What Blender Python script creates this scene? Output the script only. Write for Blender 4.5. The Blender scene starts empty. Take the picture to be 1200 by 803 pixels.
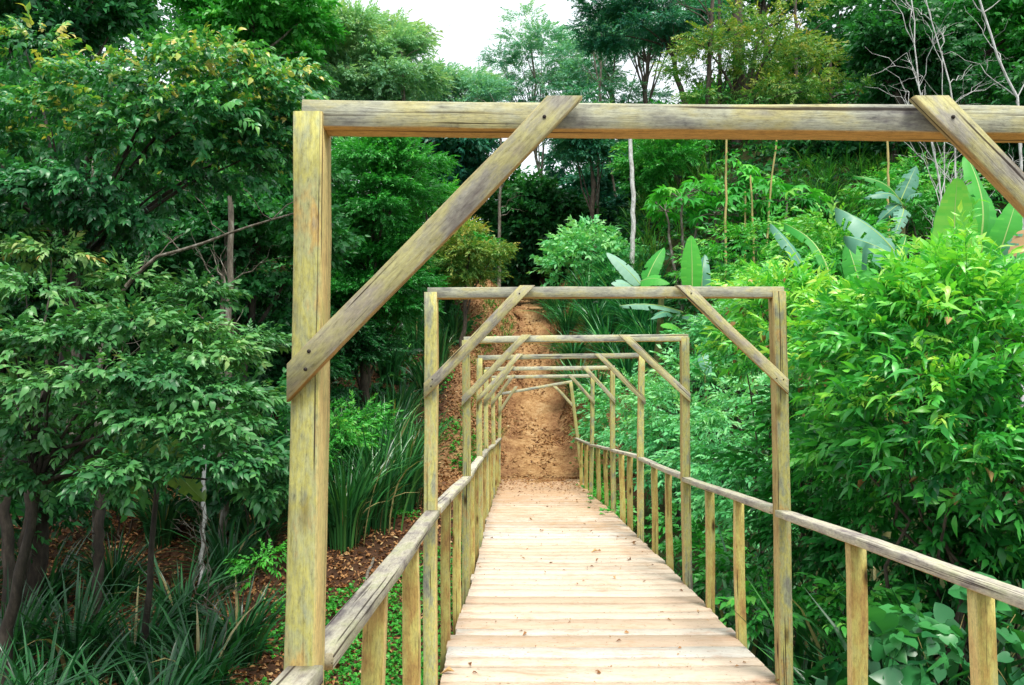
import bpy, math, random
import numpy as np
from mathutils import Vector, Matrix

rng = np.random.default_rng(7)
random.seed(7)
sc = bpy.context.scene
COL = sc.collection
F = 915.0
PITCH = math.radians(3.0)
CZ = 3.0          # eye height in world units (the gully floor is near 0)

# ------------------------------------------------------------------ basics
def at(px, py, Y):
    u = (px - 600) / F; v = (401.5 - py) / F
    c, s = math.cos(PITCH), math.sin(PITCH)
    y = c - s * v; z = s + c * v
    k = Y / y
    return np.array([u * k, Y, CZ + z * k])

def X(px, Y, py=449): return float(at(px, py, Y)[0])
def Zp(py, Y): return float(at(600, py, Y)[2])
def deck_z(Y): return CZ - 1.386 - 0.0383 * Y

def sstep(a, b, t):
    t = np.clip((t - a) / (b - a), 0, 1)
    return t * t * (3 - 2 * t)

_ph = rng.uniform(0, 6.28, (40,)); _kx = rng.normal(0, 1, (40,)); _ky = rng.normal(0, 1, (40,))
def wob(x, y, f, n=12, o=0):
    r = 0
    for i in range(n):
        j = (i + o) % 40
        r = r + np.sin(f * (_kx[j] * x + _ky[j] * y) + _ph[j])
    return r / math.sqrt(n)

def path_x(y): return 0.5 + 0.15 * np.sin((y - 16) * 0.25) + 0.35 * sstep(24, 34, y)

def T(x, y):
    x = np.asarray(x, float); y = np.asarray(y, float)
    g = -3.05 + 0.9 * sstep(9.5, 16.6, y)            # gully floor rising to the far abutment
    g = g + (1.5) * (1 - sstep(-1.0, 1.6, y))         # near bank
    base = g + 0.24 * np.clip(y - 16.6, 0, 3.4) + 0.535 * np.clip(y - 20.0, 0, 7.2) + 0.13 * np.clip(y - 27.2, 0, 200)
    rise = 0.42 * np.clip(y - 16, 0, 19) * sstep(1.6, 9, x - 0.3)
    rise = rise + 0.16 * np.clip(x - 3.0, 0, 25) * sstep(3, 12, y)
    lrise = 0.13 * np.clip(-x - 3.0, 0, 30) * sstep(6, 20, y) + 0.2 * np.clip(y - 17, 0, 20) * sstep(3, 12, -x)
    z = base + rise + lrise
    d = np.abs(x - path_x(y))
    far = sstep(15.5, 18, y)
    ab = (1 - sstep(1.0, 1.8, d)) * sstep(15.4, 16.3, y) * (1 - sstep(16.9, 19, y))
    z = z * (1 - ab) + ab * (-1.386 - 0.0383 * 16.7 - np.where(y < 16.72, 0.07, 0.035))
    cut = sstep(16.8, 20.5, y) * (1 - sstep(34, 44, y))
    z = z + cut * (1.05 * sstep(0.55, 1.6, d) )
    n = 0.10 * wob(x, y, 0.55) + 0.05 * wob(x, y, 1.7, o=9) + 0.02 * wob(x, y, 5, o=20)
    n = n * (0.25 + 0.75 * sstep(0.6, 2.2, d) ) * (1 - ab)
    # ground never pokes through the deck
    n = np.where((y < 16.8) & (np.abs(x - 0.5) < 1.6), np.minimum(n, 0), n)
    return z + n + CZ + 0.0 * far

def ground(px, Y, dx=0):
    x = X(px, Y) + dx
    return np.array([x, Y, float(T(x, Y))])

# ------------------------------------------------------------------ object helpers
def link(o, parent=None):
    COL.objects.link(o)
    if parent is not None: o.parent = parent
    return o

def empty(name, loc=(0, 0, 0)):
    o = bpy.data.objects.new(name, None); o.location = loc; o.empty_display_size = 0.2
    return link(o)

def tag(o, label=None, cat=None, group=None, kind=None):
    if label: o['label'] = label
    if cat: o['category'] = cat
    if group: o['group'] = group
    if kind: o['kind'] = kind
    return o

class MB:
    """numpy mesh collector"""
    def __init__(s): s.v = []; s.l = []; s.t = []; s.a = []; s.n = 0
    def add(s, v, loops, totals, tint=0.5):
        v = np.asarray(v, np.float32).reshape(-1, 3)
        loops = np.asarray(loops, np.int32).ravel(); totals = np.asarray(totals, np.int32).ravel()
        s.v.append(v); s.l.append(loops + s.n); s.t.append(totals)
        tt = np.asarray(tint, np.float32)
        s.a.append(np.full(len(totals), tt, np.float32) if tt.ndim == 0 else tt)
        s.n += len(v)
    def build(s, name, mat, parent=None, origin=None, smooth=False):
        me = bpy.data.meshes.new(name)
        v = np.concatenate(s.v); l = np.concatenate(s.l); t = np.concatenate(s.t); a = np.concatenate(s.a)
        if origin is not None: v = v - np.asarray(origin, np.float32)
        me.vertices.add(len(v)); me.vertices.foreach_set('co', v.ravel())
        me.loops.add(len(l)); me.loops.foreach_set('vertex_index', l)
        me.polygons.add(len(t))
        st = np.concatenate([[0], np.cumsum(t)[:-1]]).astype(np.int32)
        me.polygons.foreach_set('loop_start', st); me.polygons.foreach_set('loop_total', t)
        if smooth: me.polygons.foreach_set('use_smooth', np.ones(len(t), bool))
        at_ = me.attributes.new('tint', 'FLOAT', 'FACE'); at_.data.foreach_set('value', a)
        me.update(calc_edges=True)
        me.materials.append(mat)
        o = bpy.data.objects.new(name, me)
        if origin is not None and parent is None: o.location = origin
        return link(o, parent)

def tube(mb, pts, rad, sides=6, tint=0.5):
    pts = np.asarray(pts, float); n = len(pts)
    rad = np.broadcast_to(np.asarray(rad, float), (n,))
    d = np.gradient(pts, axis=0); d /= np.linalg.norm(d, axis=1)[:, None] + 1e-9
    ref = np.array([0.31, 0.95, 0.05]) if abs(d[0][2]) > 0.8 else np.array([0, 0, 1.0])
    a = np.cross(d, ref); a /= np.linalg.norm(a, axis=1)[:, None] + 1e-9
    b = np.cross(d, a)
    th = np.linspace(0, 2 * np.pi, sides, endpoint=False)
    ring = a[:, None, :] * np.cos(th)[None, :, None] + b[:, None, :] * np.sin(th)[None, :, None]
    v = pts[:, None, :] + ring * rad[:, None, None]
    f = []
    for i in range(n - 1):
        for j in range(sides):
            k = (j + 1) % sides
            f += [i * sides + j, i * sides + k, (i + 1) * sides + k, (i + 1) * sides + j]
    mb.add(v.reshape(-1, 3), f, [4] * (len(f) // 4), tint)

# ------------------------------------------------------------------ materials
def new_mat(name):
    m = bpy.data.materials.new(name); m.use_nodes = True
    nt = m.node_tree; nt.nodes.clear()
    out = nt.nodes.new('ShaderNodeOutputMaterial')
    return m, nt, out

def N(nt, t, **kw):
    n = nt.nodes.new(t)
    for k, v in kw.items():
        if k in n.inputs.keys() if hasattr(n.inputs, 'keys') else False: n.inputs[k].default_value = v
        else: setattr(n, k, v)
    return n

def ramp(nt, stops, fac=None):
    r = nt.nodes.new('ShaderNodeValToRGB'); e = r.color_ramp.elements
    while len(e) < len(stops): e.new(0.5)
    for el, (p, c) in zip(e, stops): el.position = p; el.color = (*c, 1)
    if fac is not None: nt.links.new(fac, r.inputs['Fac'])
    return r

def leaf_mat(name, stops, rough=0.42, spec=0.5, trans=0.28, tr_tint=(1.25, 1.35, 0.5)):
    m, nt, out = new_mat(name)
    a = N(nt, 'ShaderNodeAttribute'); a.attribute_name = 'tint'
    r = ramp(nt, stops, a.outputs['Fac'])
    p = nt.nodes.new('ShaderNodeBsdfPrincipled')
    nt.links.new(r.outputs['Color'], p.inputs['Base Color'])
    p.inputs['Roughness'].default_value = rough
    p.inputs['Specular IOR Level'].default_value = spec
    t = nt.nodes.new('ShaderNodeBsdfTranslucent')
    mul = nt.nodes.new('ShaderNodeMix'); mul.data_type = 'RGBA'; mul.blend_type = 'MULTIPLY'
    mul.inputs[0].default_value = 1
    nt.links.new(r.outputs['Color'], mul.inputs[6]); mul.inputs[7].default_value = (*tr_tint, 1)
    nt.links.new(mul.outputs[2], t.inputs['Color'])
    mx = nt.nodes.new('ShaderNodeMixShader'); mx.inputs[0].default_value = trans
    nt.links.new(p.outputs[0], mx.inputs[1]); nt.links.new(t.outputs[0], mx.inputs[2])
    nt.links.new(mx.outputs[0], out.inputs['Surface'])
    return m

def bark_mat(name, c1, c2, c3, scale=6):
    m, nt, out = new_mat(name)
    tc = nt.nodes.new('ShaderNodeNewGeometry')
    mp = nt.nodes.new('ShaderNodeMapping'); mp.inputs['Scale'].default_value = (scale, scale, scale * 0.35)
    nt.links.new(tc.outputs['Position'], mp.inputs['Vector'])
    n = nt.nodes.new('ShaderNodeTexNoise'); n.inputs['Scale'].default_value = 2; n.inputs['Detail'].default_value = 8; n.inputs['Roughness'].default_value = 0.7
    nt.links.new(mp.outputs[0], n.inputs['Vector'])
    r = ramp(nt, [(0.32, c1), (0.5, c2), (0.66, c3)], n.outputs['Fac'])
    p = nt.nodes.new('ShaderNodeBsdfPrincipled'); p.inputs['Roughness'].default_value = 0.85
    nt.links.new(r.outputs[0], p.inputs['Base Color'])
    b = nt.nodes.new('ShaderNodeBump'); b.inputs['Strength'].default_value = 0.5; b.inputs['Distance'].default_value = 0.03
    nt.links.new(n.outputs['Fac'], b.inputs['Height']); nt.links.new(b.outputs[0], p.inputs['Normal'])
    nt.links.new(p.outputs[0], out.inputs['Surface'])
    return m

def wood_mat(name, weather, fresh, under):
    """sawn timber: local Z runs along the grain; 'tint' 0 weathered face, 1 fresh face"""
    m, nt, out = new_mat(name)
    L = nt.links.new
    tc = nt.nodes.new('ShaderNodeTexCoord'); oi = nt.nodes.new('ShaderNodeObjectInfo')
    addv = nt.nodes.new('ShaderNodeVectorMath'); addv.operation = 'ADD'
    sc_ = nt.nodes.new('ShaderNodeVectorMath'); sc_.operation = 'SCALE'; sc_.inputs['Scale'].default_value = 37.0
    comb = nt.nodes.new('ShaderNodeCombineXYZ')
    for i in range(3): L(oi.outputs['Random'], comb.inputs[i])
    L(comb.outputs[0], sc_.inputs[0]); L(tc.outputs['Object'], addv.inputs[0]); L(sc_.outputs[0], addv.inputs[1])
    # large stains
    mp1 = nt.nodes.new('ShaderNodeMapping'); mp1.inputs['Scale'].default_value = (9, 9, 3.4); L(addv.outputs[0], mp1.inputs[0])
    n1 = nt.nodes.new('ShaderNodeTexNoise'); n1.inputs['Scale'].default_value = 1.6; n1.inputs['Detail'].default_value = 6; n1.inputs['Roughness'].default_value = 0.62; L(mp1.outputs[0], n1.inputs[0])
    # grain
    mp2 = nt.nodes.new('ShaderNodeMapping'); mp2.inputs['Scale'].default_value = (70, 70, 4.5); L(addv.outputs[0], mp2.inputs[0])
    n2 = nt.nodes.new('ShaderNodeTexNoise'); n2.inputs['Scale'].default_value = 2.2; n2.inputs['Detail'].default_value = 7; n2.inputs['Roughness'].default_value = 0.75; n2.inputs['Distortion'].default_value = 0.6; L(mp2.outputs[0], n2.inputs[0])
    # fine speckle / mould
    mp3 = nt.nodes.new('ShaderNodeMapping'); mp3.inputs['Scale'].default_value = (55, 55, 20); L(addv.outputs[0], mp3.inputs[0])
    n3 = nt.nodes.new('ShaderNodeTexNoise'); n3.inputs['Scale'].default_value = 2.5; n3.inputs['Detail'].default_value = 9; n3.inputs['Roughness'].default_value = 0.8; L(mp3.outputs[0], n3.inputs[0])
    r1 = ramp(nt, weather, n1.outputs['Fac'])
    # each piece leans a little to grey or to tan
    hs = nt.nodes.new('ShaderNodeMapRange'); hs.inputs[3].default_value = 0.78; hs.inputs[4].default_value = 1.22; L(oi.outputs['Random'], hs.inputs[0])
    rf = ramp(nt, fresh, n1.outputs['Fac'])
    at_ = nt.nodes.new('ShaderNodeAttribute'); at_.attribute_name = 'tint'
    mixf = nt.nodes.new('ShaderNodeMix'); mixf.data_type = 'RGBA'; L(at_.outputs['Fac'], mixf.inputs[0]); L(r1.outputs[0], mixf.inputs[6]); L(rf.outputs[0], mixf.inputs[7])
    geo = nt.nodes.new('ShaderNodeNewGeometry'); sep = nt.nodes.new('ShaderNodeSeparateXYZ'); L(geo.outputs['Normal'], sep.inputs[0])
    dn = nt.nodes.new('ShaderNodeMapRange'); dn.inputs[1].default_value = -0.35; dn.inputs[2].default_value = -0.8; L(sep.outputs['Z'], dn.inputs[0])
    mixu = nt.nodes.new('ShaderNodeMix'); mixu.data_type = 'RGBA'; L(dn.outputs[0], mixu.inputs[0]); L(mixf.outputs[2], mixu.inputs[6]); mixu.inputs[7].default_value = (*under, 1)  # downward faces painted orange for bounced light
    g = ramp(nt, [(0.25, (0.48, 0.44, 0.40)), (0.42, (0.90, 0.88, 0.84)), (0.62, (1.12, 1.12, 1.1))], n2.outputs['Fac'])
    mg = nt.nodes.new('ShaderNodeMix'); mg.data_type = 'RGBA'; mg.blend_type = 'MULTIPLY'; mg.inputs[0].default_value = 1.0; L(mixu.outputs[2], mg.inputs[6]); L(g.outputs[0], mg.inputs[7])
    s = ramp(nt, [(0.32, (0.34, 0.33, 0.36)), (0.44, (0.85, 0.86, 0.86)), (0.6, (1.18, 1.18, 1.14))], n3.outputs['Fac'])
    ms = nt.nodes.new('ShaderNodeMix'); ms.data_type = 'RGBA'; ms.blend_type = 'MULTIPLY'; ms.inputs[0].default_value = 0.8; L(mg.outputs[2], ms.inputs[6]); L(s.outputs[0], ms.inputs[7])
    mv = nt.nodes.new('ShaderNodeVectorMath'); mv.operation = 'SCALE'; L(ms.outputs[2], mv.inputs[0]); L(hs.outputs[0], mv.inputs['Scale'])
    mp4 = nt.nodes.new('ShaderNodeMapping'); mp4.inputs['Scale'].default_value = (95, 95, 0.9); L(addv.outputs[0], mp4.inputs[0])
    n4 = nt.nodes.new('ShaderNodeTexNoise'); n4.inputs['Scale'].default_value = 1.0; n4.inputs['Detail'].default_value = 3; L(mp4.outputs[0], n4.inputs[0])
    ck = ramp(nt, [(0.33, (0.16, 0.13, 0.12)), (0.38, (1, 1, 1)), (1, (1, 1, 1))], n4.outputs['Fac'])
    mp5 = nt.nodes.new('ShaderNodeMapping'); mp5.inputs['Scale'].default_value = (9, 9, 2.6); L(addv.outputs[0], mp5.inputs[0])
    vo = nt.nodes.new('ShaderNodeTexVoronoi'); vo.inputs['Scale'].default_value = 1.0; L(mp5.outputs[0], vo.inputs[0])
    kn = ramp(nt, [(0.05, (0.12, 0.08, 0.07)), (0.10, (0.5, 0.42, 0.35)), (0.17, (1, 1, 1)), (1, (1, 1, 1))], vo.outputs['Distance'])
    mck = nt.nodes.new('ShaderNodeMix'); mck.data_type = 'RGBA'; mck.blend_type = 'MULTIPLY'; mck.inputs[0].default_value = 1; L(mv.outputs[0], mck.inputs[6]); L(ck.outputs[0], mck.inputs[7])
    mkn = nt.nodes.new('ShaderNodeMix'); mkn.data_type = 'RGBA'; mkn.blend_type = 'MULTIPLY'; mkn.inputs[0].default_value = 1; L(mck.outputs[2], mkn.inputs[6]); L(kn.outputs[0], mkn.inputs[7])
    mv = mkn
    p = nt.nodes.new('ShaderNodeBsdfPrincipled'); p.inputs['Roughness'].default_value = 0.78; p.inputs['Specular IOR Level'].default_value = 0.25
    L(mv.outputs[2], p.inputs['Base Color'])
    b = nt.nodes.new('ShaderNodeBump'); b.inputs['Strength'].default_value = 0.55; b.inputs['Distance'].default_value = 0.004
    L(n2.outputs['Fac'], b.inputs['Height']); L(b.outputs[0], p.inputs['Normal'])
    L(p.outputs[0], out.inputs['Surface'])
    return m

WEATHER = [(0.28, (0.16, 0.155, 0.15)), (0.40, (0.28, 0.30, 0.19)), (0.50, (0.42, 0.40, 0.13)), (0.57, (0.36, 0.37, 0.19)), (0.66, (0.46, 0.33, 0.12)), (0.78, (0.27, 0.25, 0.20))]
FRESH_LIT = [(0.3, (0.42, 0.27, 0.10)), (0.5, (0.62, 0.46, 0.20)), (0.7, (0.55, 0.50, 0.20))]  # fresher wood tan; also paints light onto the inner faces
M_POST = wood_mat('weathered_post_wood', WEATHER, FRESH_LIT, (0.62, 0.33, 0.09))
M_BEAM = wood_mat('weathered_beam_wood', [(0.27, (0.10, 0.09, 0.11)), (0.38, (0.29, 0.295, 0.26)), (0.5, (0.41, 0.42, 0.32)), (0.62, (0.46, 0.43, 0.22)), (0.78, (0.33, 0.32, 0.27))], FRESH_LIT, (0.58, 0.34, 0.11))
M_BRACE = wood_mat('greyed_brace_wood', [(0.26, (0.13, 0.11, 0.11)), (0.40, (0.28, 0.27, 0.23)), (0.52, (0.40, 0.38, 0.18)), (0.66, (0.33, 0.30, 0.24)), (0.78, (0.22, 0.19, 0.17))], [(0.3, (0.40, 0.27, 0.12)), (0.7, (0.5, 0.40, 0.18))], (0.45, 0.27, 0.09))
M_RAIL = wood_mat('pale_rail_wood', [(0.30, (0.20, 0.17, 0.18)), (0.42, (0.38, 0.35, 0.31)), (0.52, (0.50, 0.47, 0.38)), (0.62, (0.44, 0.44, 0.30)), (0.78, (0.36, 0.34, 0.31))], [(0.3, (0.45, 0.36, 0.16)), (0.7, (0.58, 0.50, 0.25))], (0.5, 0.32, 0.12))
M_BALU = wood_mat('yellow_baluster_wood', [(0.28, (0.24, 0.13, 0.06)), (0.42, (0.36, 0.25, 0.08)), (0.55, (0.42, 0.38, 0.12)), (0.75, (0.36, 0.35, 0.18))], FRESH_LIT, (0.5, 0.32, 0.12))

def deck_mat():
    m, nt, out = new_mat('muddy_deck_boards'); L = nt.links.new
    geo = nt.nodes.new('ShaderNodeNewGeometry')
    def noise(scale, vec=(1, 1, 1), det=8, rough=0.65, dist=0):
        mp = nt.nodes.new('ShaderNodeMapping'); mp.inputs['Scale'].default_value = vec; L(geo.outputs['Position'], mp.inputs[0])
        n = nt.nodes.new('ShaderNodeTexNoise'); n.inputs['Scale'].default_value = scale; n.inputs['Detail'].default_value = det
        n.inputs['Roughness'].default_value = rough; n.inputs['Distortion'].default_value = dist; L(mp.outputs[0], n.inputs[0]); return n
    a = nt.nodes.new('ShaderNodeAttribute'); a.attribute_name = 'tint'
    base = ramp(nt, [(0, (0.55, 0.42, 0.31)), (0.35, (0.69, 0.56, 0.43)), (0.7, (0.72, 0.63, 0.52)), (1, (0.60, 0.60, 0.56))], a.outputs['Fac'])
    g = noise(3, (2.0, 55, 10), 8, 0.7, 0.4)
    gr = ramp(nt, [(0.3, (0.62, 0.56, 0.52)), (0.48, (0.98, 0.97, 0.95)), (0.7, (1.08, 1.07, 1.05))], g.outputs['Fac'])
    m1 = nt.nodes.new('ShaderNodeMix'); m1.data_type = 'RGBA'; m1.blend_type = 'MULTIPLY'; m1.inputs[0].default_value = 0.8
    L(base.outputs[0], m1.inputs[6]); L(gr.outputs[0], m1.inputs[7])
    # trodden-in mud: broad, plus splotches
    d1 = noise(1.1, (1, 0.8, 1), 7, 0.62); d2 = noise(9, (1, 1.4, 1), 8, 0.72)
    add = nt.nodes.new('ShaderNodeMath'); add.operation = 'ADD'; L(d1.outputs['Fac'], add.inputs[0]); L(d2.outputs['Fac'], add.inputs[1])
    far = nt.nodes.new('ShaderNodeSeparateXYZ'); L(geo.outputs['Position'], far.inputs[0])
    fr = nt.nodes.new('ShaderNodeMapRange'); fr.inputs[1].default_value = 8; fr.inputs[2].default_value = 17; fr.inputs[3].default_value = 0; fr.inputs[4].default_value = 0.62; L(far.outputs['Y'], fr.inputs[0])
    add2 = nt.nodes.new('ShaderNodeMath'); add2.operation = 'ADD'; L(add.outputs[0], add2.inputs[0]); L(fr.outputs[0], add2.inputs[1])
    mask = nt.nodes.new('ShaderNodeMapRange'); mask.inputs[1].default_value = 1.02; mask.inputs[2].default_value = 1.38; L(add2.outputs[0], mask.inputs[0])
    mk = nt.nodes.new('ShaderNodeMath'); mk.operation = 'MULTIPLY'; mk.inputs[1].default_value = 0.9; L(mask.outputs[0], mk.inputs[0])
    m2 = nt.nodes.new('ShaderNodeMix'); m2.data_type = 'RGBA'; L(mk.outputs[0], m2.inputs[0]); L(m1.outputs[2], m2.inputs[6]); m2.inputs[7].default_value = (0.52, 0.34, 0.20, 1)
    d4 = noise(2.2, (1.0, 3.2, 1), 8, 0.78, 0.8)
    mk4 = nt.nodes.new('ShaderNodeMapRange'); mk4.inputs[1].default_value = 0.52; mk4.inputs[2].default_value = 0.66; mk4.inputs[4].default_value = 0.75; L(d4.outputs['Fac'], mk4.inputs[0])
    m2b = nt.nodes.new('ShaderNodeMix'); m2b.data_type = 'RGBA'; L(mk4.outputs[0], m2b.inputs[0]); L(m2.outputs[2], m2b.inputs[6]); m2b.inputs[7].default_value = (0.50, 0.31, 0.20, 1)
    m2 = m2b
    d3 = noise(26, (1, 1.6, 1), 6, 0.75)
    sp = ramp(nt, [(0.33, (0.42, 0.27, 0.18)), (0.40, (1, 1, 1)), (1, (1, 1, 1))], d3.outputs['Fac'])
    m3 = nt.nodes.new('ShaderNodeMix'); m3.data_type = 'RGBA'; m3.blend_type = 'MULTIPLY'; m3.inputs[0].default_value = 1; L(m2.outputs[2], m3.inputs[6]); L(sp.outputs[0], m3.inputs[7])
    p = nt.nodes.new('ShaderNodeBsdfPrincipled'); p.inputs['Roughness'].default_value = 0.85; p.inputs['Specular IOR Level'].default_value = 0.2
    L(m3.outputs[2], p.inputs['Base Color'])
    b = nt.nodes.new('ShaderNodeBump'); b.inputs['Strength'].default_value = 0.6; b.inputs['Distance'].default_value = 0.01
    L(g.outputs['Fac'], b.inputs['Height'])
    b2 = nt.nodes.new('ShaderNodeBump'); b2.inputs['Strength'].default_value = 0.7; b2.inputs['Distance'].default_value = 0.02
    L(d2.outputs['Fac'], b2.inputs['Height']); L(b.outputs[0], b2.inputs['Normal']); L(b2.outputs[0], p.inputs['Normal'])
    L(p.outputs[0], out.inputs['Surface'])
    return m
M_DECK = deck_mat()

def soil_mat(name, stops, scale=1.4, bump=0.05, fine=16, speck=None):
    m, nt, out = new_mat(name); L = nt.links.new
    geo = nt.nodes.new('ShaderNodeNewGeometry')
    n1 = nt.nodes.new('ShaderNodeTexNoise'); n1.inputs['Scale'].default_value = scale; n1.inputs['Detail'].default_value = 10; n1.inputs['Roughness'].default_value = 0.74; L(geo.outputs['Position'], n1.inputs[0])
    n2 = nt.nodes.new('ShaderNodeTexNoise'); n2.inputs['Scale'].default_value = fine; n2.inputs['Detail'].default_value = 8; n2.inputs['Roughness'].default_value = 0.75; L(geo.outputs['Position'], n2.inputs[0])
    mx = nt.nodes.new('ShaderNodeMix'); mx.data_type = 'FLOAT'; mx.inputs[0].default_value = 0.5; L(n1.outputs['Fac'], mx.inputs[2]); L(n2.outputs['Fac'], mx.inputs[3])
    r = ramp(nt, stops, mx.outputs[0])
    p = nt.nodes.new('ShaderNodeBsdfPrincipled'); p.inputs['Roughness'].default_value = 0.95; p.inputs['Specular IOR Level'].default_value = 0.1
    L(r.outputs[0], p.inputs['Base Color'])
    b = nt.nodes.new('ShaderNodeBump'); b.inputs['Strength'].default_value = 0.9; b.inputs['Distance'].default_value = bump
    L(mx.outputs[0], b.inputs['Height']); L(b.outputs[0], p.inputs['Normal'])
    L(p.outputs[0], out.inputs['Surface'])
    return m
M_GROUND = soil_mat('forest_soil', [(0.34, (0.018, 0.012, 0.008)), (0.45, (0.045, 0.027, 0.016)), (0.55, (0.10, 0.05, 0.03)), (0.64, (0.05, 0.06, 0.02))], 0.7)
def add_zones(m):
    nt = m.node_tree; L = nt.links.new
    p = next(n for n in nt.nodes if n.type == 'BSDF_PRINCIPLED'); src = p.inputs['Base Color'].links[0].from_socket
    fac = next(n for n in nt.nodes if n.type == 'VALTORGB').inputs['Fac'].links[0].from_socket
    clay = ramp(nt, [(0.36, (0.13, 0.062, 0.03)), (0.45, (0.28, 0.15, 0.07)), (0.54, (0.42, 0.25, 0.12)), (0.64, (0.20, 0.20, 0.06))], fac)
    hill = ramp(nt, [(0.38, (0.012, 0.014, 0.006)), (0.52, (0.035, 0.045, 0.015)), (0.64, (0.06, 0.045, 0.02))], fac)
    a = nt.nodes.new('ShaderNodeAttribute'); a.attribute_name = 'zone'
    r1 = nt.nodes.new('ShaderNodeMapRange'); r1.inputs[1].default_value = 0.0; r1.inputs[2].default_value = 0.45; L(a.outputs['Fac'], r1.inputs[0])
    r2 = nt.nodes.new('ShaderNodeMapRange'); r2.inputs[1].default_value = 0.5; r2.inputs[2].default_value = 0.9; L(a.outputs['Fac'], r2.inputs[0])
    m1 = nt.nodes.new('ShaderNodeMix'); m1.data_type = 'RGBA'; L(r1.outputs[0], m1.inputs[0]); L(hill.outputs[0], m1.inputs[6]); L(src, m1.inputs[7])
    m2 = nt.nodes.new('ShaderNodeMix'); m2.data_type = 'RGBA'; L(r2.outputs[0], m2.inputs[0]); L(m1.outputs[2], m2.inputs[6]); L(clay.outputs[0], m2.inputs[7])
    L(m2.outputs[2], p.inputs['Base Color'])
add_zones(M_GROUND)
M_PATH = soil_mat('trodden_clay', [(0.36, (0.14, 0.07, 0.03)), (0.44, (0.34, 0.18, 0.075)), (0.52, (0.52, 0.31, 0.14)), (0.62, (0.66, 0.46, 0.25))], 1.3, 0.2, 11)

# foliage palettes
def path_edges(m):
    nt = m.node_tree; L = nt.links.new
    p = next(n for n in nt.nodes if n.type == 'BSDF_PRINCIPLED'); src = p.inputs['Base Color'].links[0].from_socket
    fac = next(n for n in nt.nodes if n.type == 'VALTORGB').inputs['Fac'].links[0].from_socket
    clay = ramp(nt, [(0.36, (0.10, 0.045, 0.022)), (0.45, (0.24, 0.12, 0.055)), (0.54, (0.38, 0.21, 0.10)), (0.64, (0.26, 0.20, 0.08))], fac)
    a = nt.nodes.new('ShaderNodeAttribute'); a.attribute_name = 'tint'
    geo = nt.nodes.new('ShaderNodeNewGeometry')
    n = nt.nodes.new('ShaderNodeTexNoise'); n.inputs['Scale'].default_value = 2.2; n.inputs['Detail'].default_value = 6; L(geo.outputs['Position'], n.inputs[0])
    ad = nt.nodes.new('ShaderNodeMath'); ad.operation = 'ADD'; L(a.outputs['Fac'], ad.inputs[0]); L(n.outputs['Fac'], ad.inputs[1])
    mr = nt.nodes.new('ShaderNodeMapRange'); mr.inputs[1].default_value = 0.72; mr.inputs[2].default_value = 1.15; L(ad.outputs[0], mr.inputs[0])
    m2 = nt.nodes.new('ShaderNodeMix'); m2.data_type = 'RGBA'; L(mr.outputs[0], m2.inputs[0]); L(clay.outputs[0], m2.inputs[6]); L(src, m2.inputs[7])
    L(m2.outputs[2], p.inputs['Base Color'])
path_edges(M_PATH)
P = {}
P['broad'] = leaf_mat('broadleaf_foliage', [(0, (0.008, 0.055, 0.024)), (0.3, (0.022, 0.14, 0.05)), (0.55, (0.05, 0.27, 0.08)), (0.78, (0.13, 0.42, 0.09)), (0.9, (0.34, 0.52, 0.09)), (1, (0.62, 0.52, 0.14))], 0.36, 0.6)
P['greyleaf'] = leaf_mat('grey_green_foliage', [(0, (0.010, 0.065, 0.024)), (0.35, (0.035, 0.18, 0.05)), (0.7, (0.11, 0.33, 0.085)), (0.95, (0.30, 0.46, 0.15)), (1, (0.55, 0.38, 0.12))], 0.4, 0.55, 0.2)
P['dark'] = leaf_mat('dark_forest_foliage', [(0, (0.006, 0.048, 0.016)), (0.4, (0.018, 0.13, 0.036)), (0.75, (0.045, 0.26, 0.055)), (1, (0.15, 0.42, 0.06))], 0.42, 0.4)
P['teal'] = leaf_mat('blue_green_foliage', [(0, (0.010, 0.085, 0.065)), (0.4, (0.03, 0.19, 0.12)), (0.8, (0.07, 0.32, 0.17)), (1, (0.18, 0.44, 0.16))], 0.42, 0.4)
P['teal_hazed'] = leaf_mat('haze_paled_teal_foliage', [(0, (0.05, 0.22, 0.17)), (0.4, (0.11, 0.37, 0.26)), (0.8, (0.22, 0.50, 0.30)), (1, (0.40, 0.60, 0.28))], 0.5, 0.3)  # teal leaves paled: distance haze put into the colour
P['hazy'] = leaf_mat('haze_paled_foliage', [(0, (0.09, 0.28, 0.20)), (0.4, (0.18, 0.44, 0.26)), (0.8, (0.32, 0.56, 0.28)), (1, (0.50, 0.60, 0.28))], 0.5, 0.3)  # leaf colour lightened to paint in distance haze
P['mid'] = leaf_mat('mid_green_foliage', [(0, (0.008, 0.09, 0.018)), (0.35, (0.025, 0.24, 0.035)), (0.75, (0.08, 0.45, 0.06)), (1, (0.28, 0.56, 0.09))], 0.4, 0.45)
P['yellow'] = leaf_mat('yellowing_foliage', [(0, (0.02, 0.12, 0.04)), (0.35, (0.06, 0.24, 0.06)), (0.6, (0.16, 0.34, 0.07)), (0.85, (0.40, 0.44, 0.09)), (1, (0.52, 0.34, 0.08))], 0.45, 0.4)
P['bright'] = leaf_mat('bright_lanceolate_foliage', [(0, (0.008, 0.10, 0.03)), (0.3, (0.035, 0.27, 0.05)), (0.5, (0.085, 0.47, 0.07)), (0.75, (0.23, 0.68, 0.09)), (1, (0.55, 0.78, 0.13))], 0.34, 0.6, 0.32)
P['mint'] = leaf_mat('mint_green_foliage', [(0, (0.015, 0.12, 0.05)), (0.3, (0.05, 0.32, 0.10)), (0.6, (0.15, 0.56, 0.20)), (1, (0.42, 0.76, 0.34))], 0.4, 0.5)
P['vine'] = leaf_mat('vine_foliage', [(0, (0.006, 0.05, 0.02)), (0.5, (0.018, 0.14, 0.045)), (1, (0.07, 0.34, 0.09))], 0.35, 0.6, 0.3)
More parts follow.
